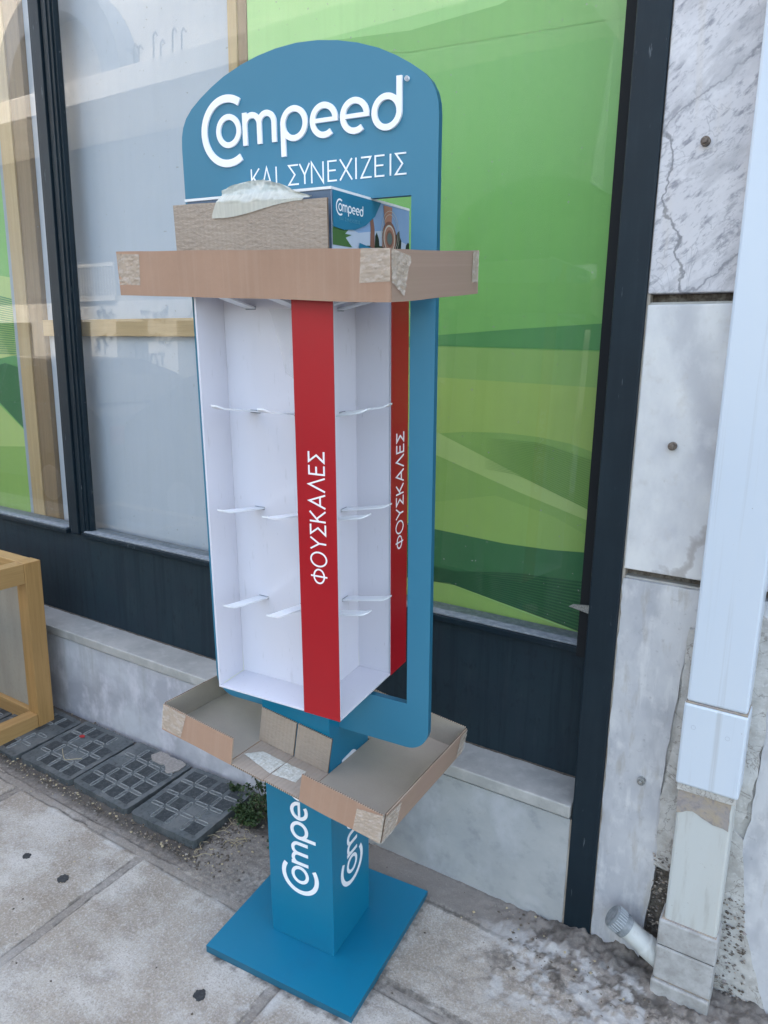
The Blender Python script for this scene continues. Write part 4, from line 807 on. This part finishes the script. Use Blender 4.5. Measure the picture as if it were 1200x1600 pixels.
# ------------------------------------------------------------------ across the street (seen mirrored in the glass)
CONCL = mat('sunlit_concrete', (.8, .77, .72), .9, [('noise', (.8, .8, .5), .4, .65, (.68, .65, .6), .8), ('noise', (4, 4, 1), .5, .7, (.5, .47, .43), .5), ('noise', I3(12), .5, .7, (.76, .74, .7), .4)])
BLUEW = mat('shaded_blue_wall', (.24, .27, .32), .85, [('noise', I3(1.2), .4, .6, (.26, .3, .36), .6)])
PILL = mat('whitewashed_pillar', (.68, .655, .61), .85, [('noise', I3(2.5), .42, .62, (.5, .47, .42), .7), ('noise', I3(14), .62, .7, (.2, .25, .2), .5)])
SHUT = mat('grey_shutter', (.46, .46, .45), .6, [('wave', (.1, .1, 5), .3, .7, (.34, .35, .35), .8)])
INK = mat('spray_paint', (.03, .03, .035), .7)
ob = empty('concrete_building', 'sunlit unfinished concrete building across the street, mirrored in the shop glass', 'building', (-12, -9, -.1))
def O_(name, fn, bevel=0): 
    b = MB(); fn(b); b.v = [(x + 12, y + 9, z + .1) for x, y, z in b.v]; return b.build(name, ob, bevel)
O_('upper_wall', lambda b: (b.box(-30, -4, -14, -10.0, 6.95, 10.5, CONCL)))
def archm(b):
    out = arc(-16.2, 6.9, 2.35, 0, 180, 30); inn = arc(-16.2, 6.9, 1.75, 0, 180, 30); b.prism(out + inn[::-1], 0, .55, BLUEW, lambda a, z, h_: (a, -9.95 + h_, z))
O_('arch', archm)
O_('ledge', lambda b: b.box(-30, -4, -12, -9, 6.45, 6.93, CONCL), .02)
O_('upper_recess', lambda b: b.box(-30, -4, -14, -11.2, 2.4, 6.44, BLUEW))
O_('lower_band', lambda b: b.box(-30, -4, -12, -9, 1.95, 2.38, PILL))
for x in (-19.2, -16.6, -14.35, -12.4, -10.6, -8.3): O_('pillar', lambda b: b.box(x - .55, x + .35, -9.6, -9, -.1, 1.948, PILL))
O_('shutter', lambda b: b.box(-30, -4, -10, -9.5, -.1, 1.945, SHUT))
def balc(b):
    b.box(-15.6, -13.9, -9.9, -8.95, 2.395, 2.5, PILL); b.box(-15.6, -13.9, -8.99, -8.95, 3.12, 3.2, PILL)
    for i in range(18): b.box(-15.58 + i * .098, -15.55 + i * .098, -8.98, -8.96, 2.501, 3.119, PILL)
O_('balcony', balc)
for x in (-13.3, -13.15, -12.7, -12.5, -12.15, -11.9):
    def hooks(b):
        hh = random.uniform(.35, .65); b.tube([(x, -9.3, 6.931), (x + .02, -9.3, 6.93 + hh), (x + .08, -9.3, 6.98 + hh), (x + .14, -9.3, 6.9 + hh)], .018, INK, 6)
    O_('rebar', hooks)
def spray(strokes, wd):
    fn = lambda u, v, h_: (u, -8.984 + h_, v)   # on the pillars and band, facing the street
    def f(b):
        for i, s_ in enumerate(strokes): ribbon(b, s_, wd, 0, .003 + .0007 * i, INK, fn)
    O_('graffiti', f)
T_ = lambda s_: [(-12.78 - u * .27 + .36, .85 + v * .42) for u, v in s_]
spray([T_([(0, 1), (.8, 1)]), T_([(.4, 1), (.4, 0)]), T_(arc(1.35, .5, .4, 0, 345, 22, .5)), T_([(1.95, 1), (2.3, .5), (2.65, 1)]), T_([(2.3, .5), (2.25, -.1)])], .045)
rr_ = random.Random(4)
for cx, cz, n_ in ((-12.7, 2.13, 9), (-14.3, 1.5, 8), (-12.6, 1.6, 7), (-14.5, 2.12, 6), (-11.5, 2.15, 4)):
    L_ = []
    for i in range(n_):
        u0, v0 = cx + rr_.uniform(-.4, .4), cz + rr_.uniform(-.12, .12)
        L_.append([(u0, v0), (u0 + rr_.uniform(-.15, .15), v0 + rr_.uniform(-.15, .15)), (u0 + rr_.uniform(-.2, .2), v0 + rr_.uniform(-.18, .18))])
    spray(L_, .025)
tag(MB().box(-60, -30.2, -22, -9, -.2, 8, PILL).build('plain_block', bevel=.02), 'pale plain block further down the street', 'building')
# two parked cars, seen only as mirrored outlines
PAINT = [mat('dark_blue_paint', (.035, .05, .08), .3, coat=.5), mat('dark_grey_paint', (.05, .055, .065), .3, coat=.5)]
CGL = mat('car_glass', (.02, .025, .03), .05); RUB = mat('tyre_rubber', (.02, .02, .02), .9); RIMM = mat('wheel_rim', (.4, .4, .42), .35, metal=.8)
LMP = mat('lamp_red', (.35, .02, .02), .25)
def car(loc, rz, paint, label):
    o = empty('parked_car', label, 'car', loc, 'cars parked along the kerb'); o.rotation_euler = (0, 0, rz)
    # side outline, tail at +x: (x, z)
    prof = [(-2.1, .35), (-2.08, .72), (-1.9, .86), (-1.1, 1.0), (-.35, 1.42), (.3, 1.52), (.95, 1.5), (1.45, 1.36), (1.85, 1.08), (2.0, 1.0), (2.1, .9), (2.12, .4), (2.05, .3), (-2.05, .28)]
    def body(b):
        ws = [.8 if z < 1.05 else .8 - (z - 1.05) * .42 for x, z in prof]; n = len(prof)
        for i in range(n):
            j = (i + 1) % n; (xa, za), (xb, zb) = prof[i], prof[j]
            b.add([(xa, -ws[i], za), (xb, -ws[j], zb), (xb, ws[j], zb), (xa, ws[i], za)], [(0, 1, 2, 3)], paint)
        for sgn in (-1, 1): b.add([(x, sgn * w_, z) for (x, z), w_ in zip(prof, ws)], [tuple(range(n))], paint)
    part('body', o, body, .03)
    for sgn in (-1, 1):
        def wins(b):
            b.add([(x, sgn * (.812 - max(0, z - 1.05) * .42), z) for x, z in ((-.95, 1.06), (-.3, 1.36), (.28, 1.44), (.28, 1.06))], [(0, 1, 2, 3)], CGL)
        def wins2(b):
            b.add([(x, sgn * (.812 - max(0, z - 1.05) * .42), z) for x, z in ((.36, 1.06), (.36, 1.44), (.9, 1.43), (1.6, 1.1))], [(0, 1, 2, 3)], CGL)
        part('side_window', o, wins); part('side_window', o, wins2)
    part('windscreen', o, lambda b: b.add([(-1.02, -.72, 1.06), (-1.02, .72, 1.06), (-.42, .6, 1.4), (-.42, -.6, 1.4)], [(0, 1, 2, 3)], CGL))
    part('rear_window', o, lambda b: b.add([(1.5, -.58, 1.35), (1.5, .58, 1.35), (1.86, .7, 1.1), (1.86, -.7, 1.1)], [(0, 1, 2, 3)], CGL))
    for x in (-1.3, 1.3):
        for y in (-.78, .78):
            b = MB().tube([(x, y - .09, .3), (x, y + .09, .3)], .3, RUB, 24); wl = b.build('wheel', o, .02); MB().tube([(x, y - .1, .3), (x, y + .1, .3)], .18, RIMM, 16).build('rim', wl, .01)
    for y in (-.6, .6): part('tail_light', o, lambda b: b.box(2.06, 2.14, y - .15, y + .15, .72, .9, LMP), .02)
    for y in (-.6, .6): part('headlight', o, lambda b: b.box(-2.12, -2.0, y - .15, y + .15, .6, .76, RIMM), .02)
car((-7.95, -3.3, -.235 + .0), 0, PAINT[0], 'dark blue hatchback parked on the road, mirrored in the middle of the shop glass')
car((-3.6, -3.4, -.235), pi, PAINT[1], 'dark grey hatchback parked behind the dark blue one, its rear mirrored beside the display stand')
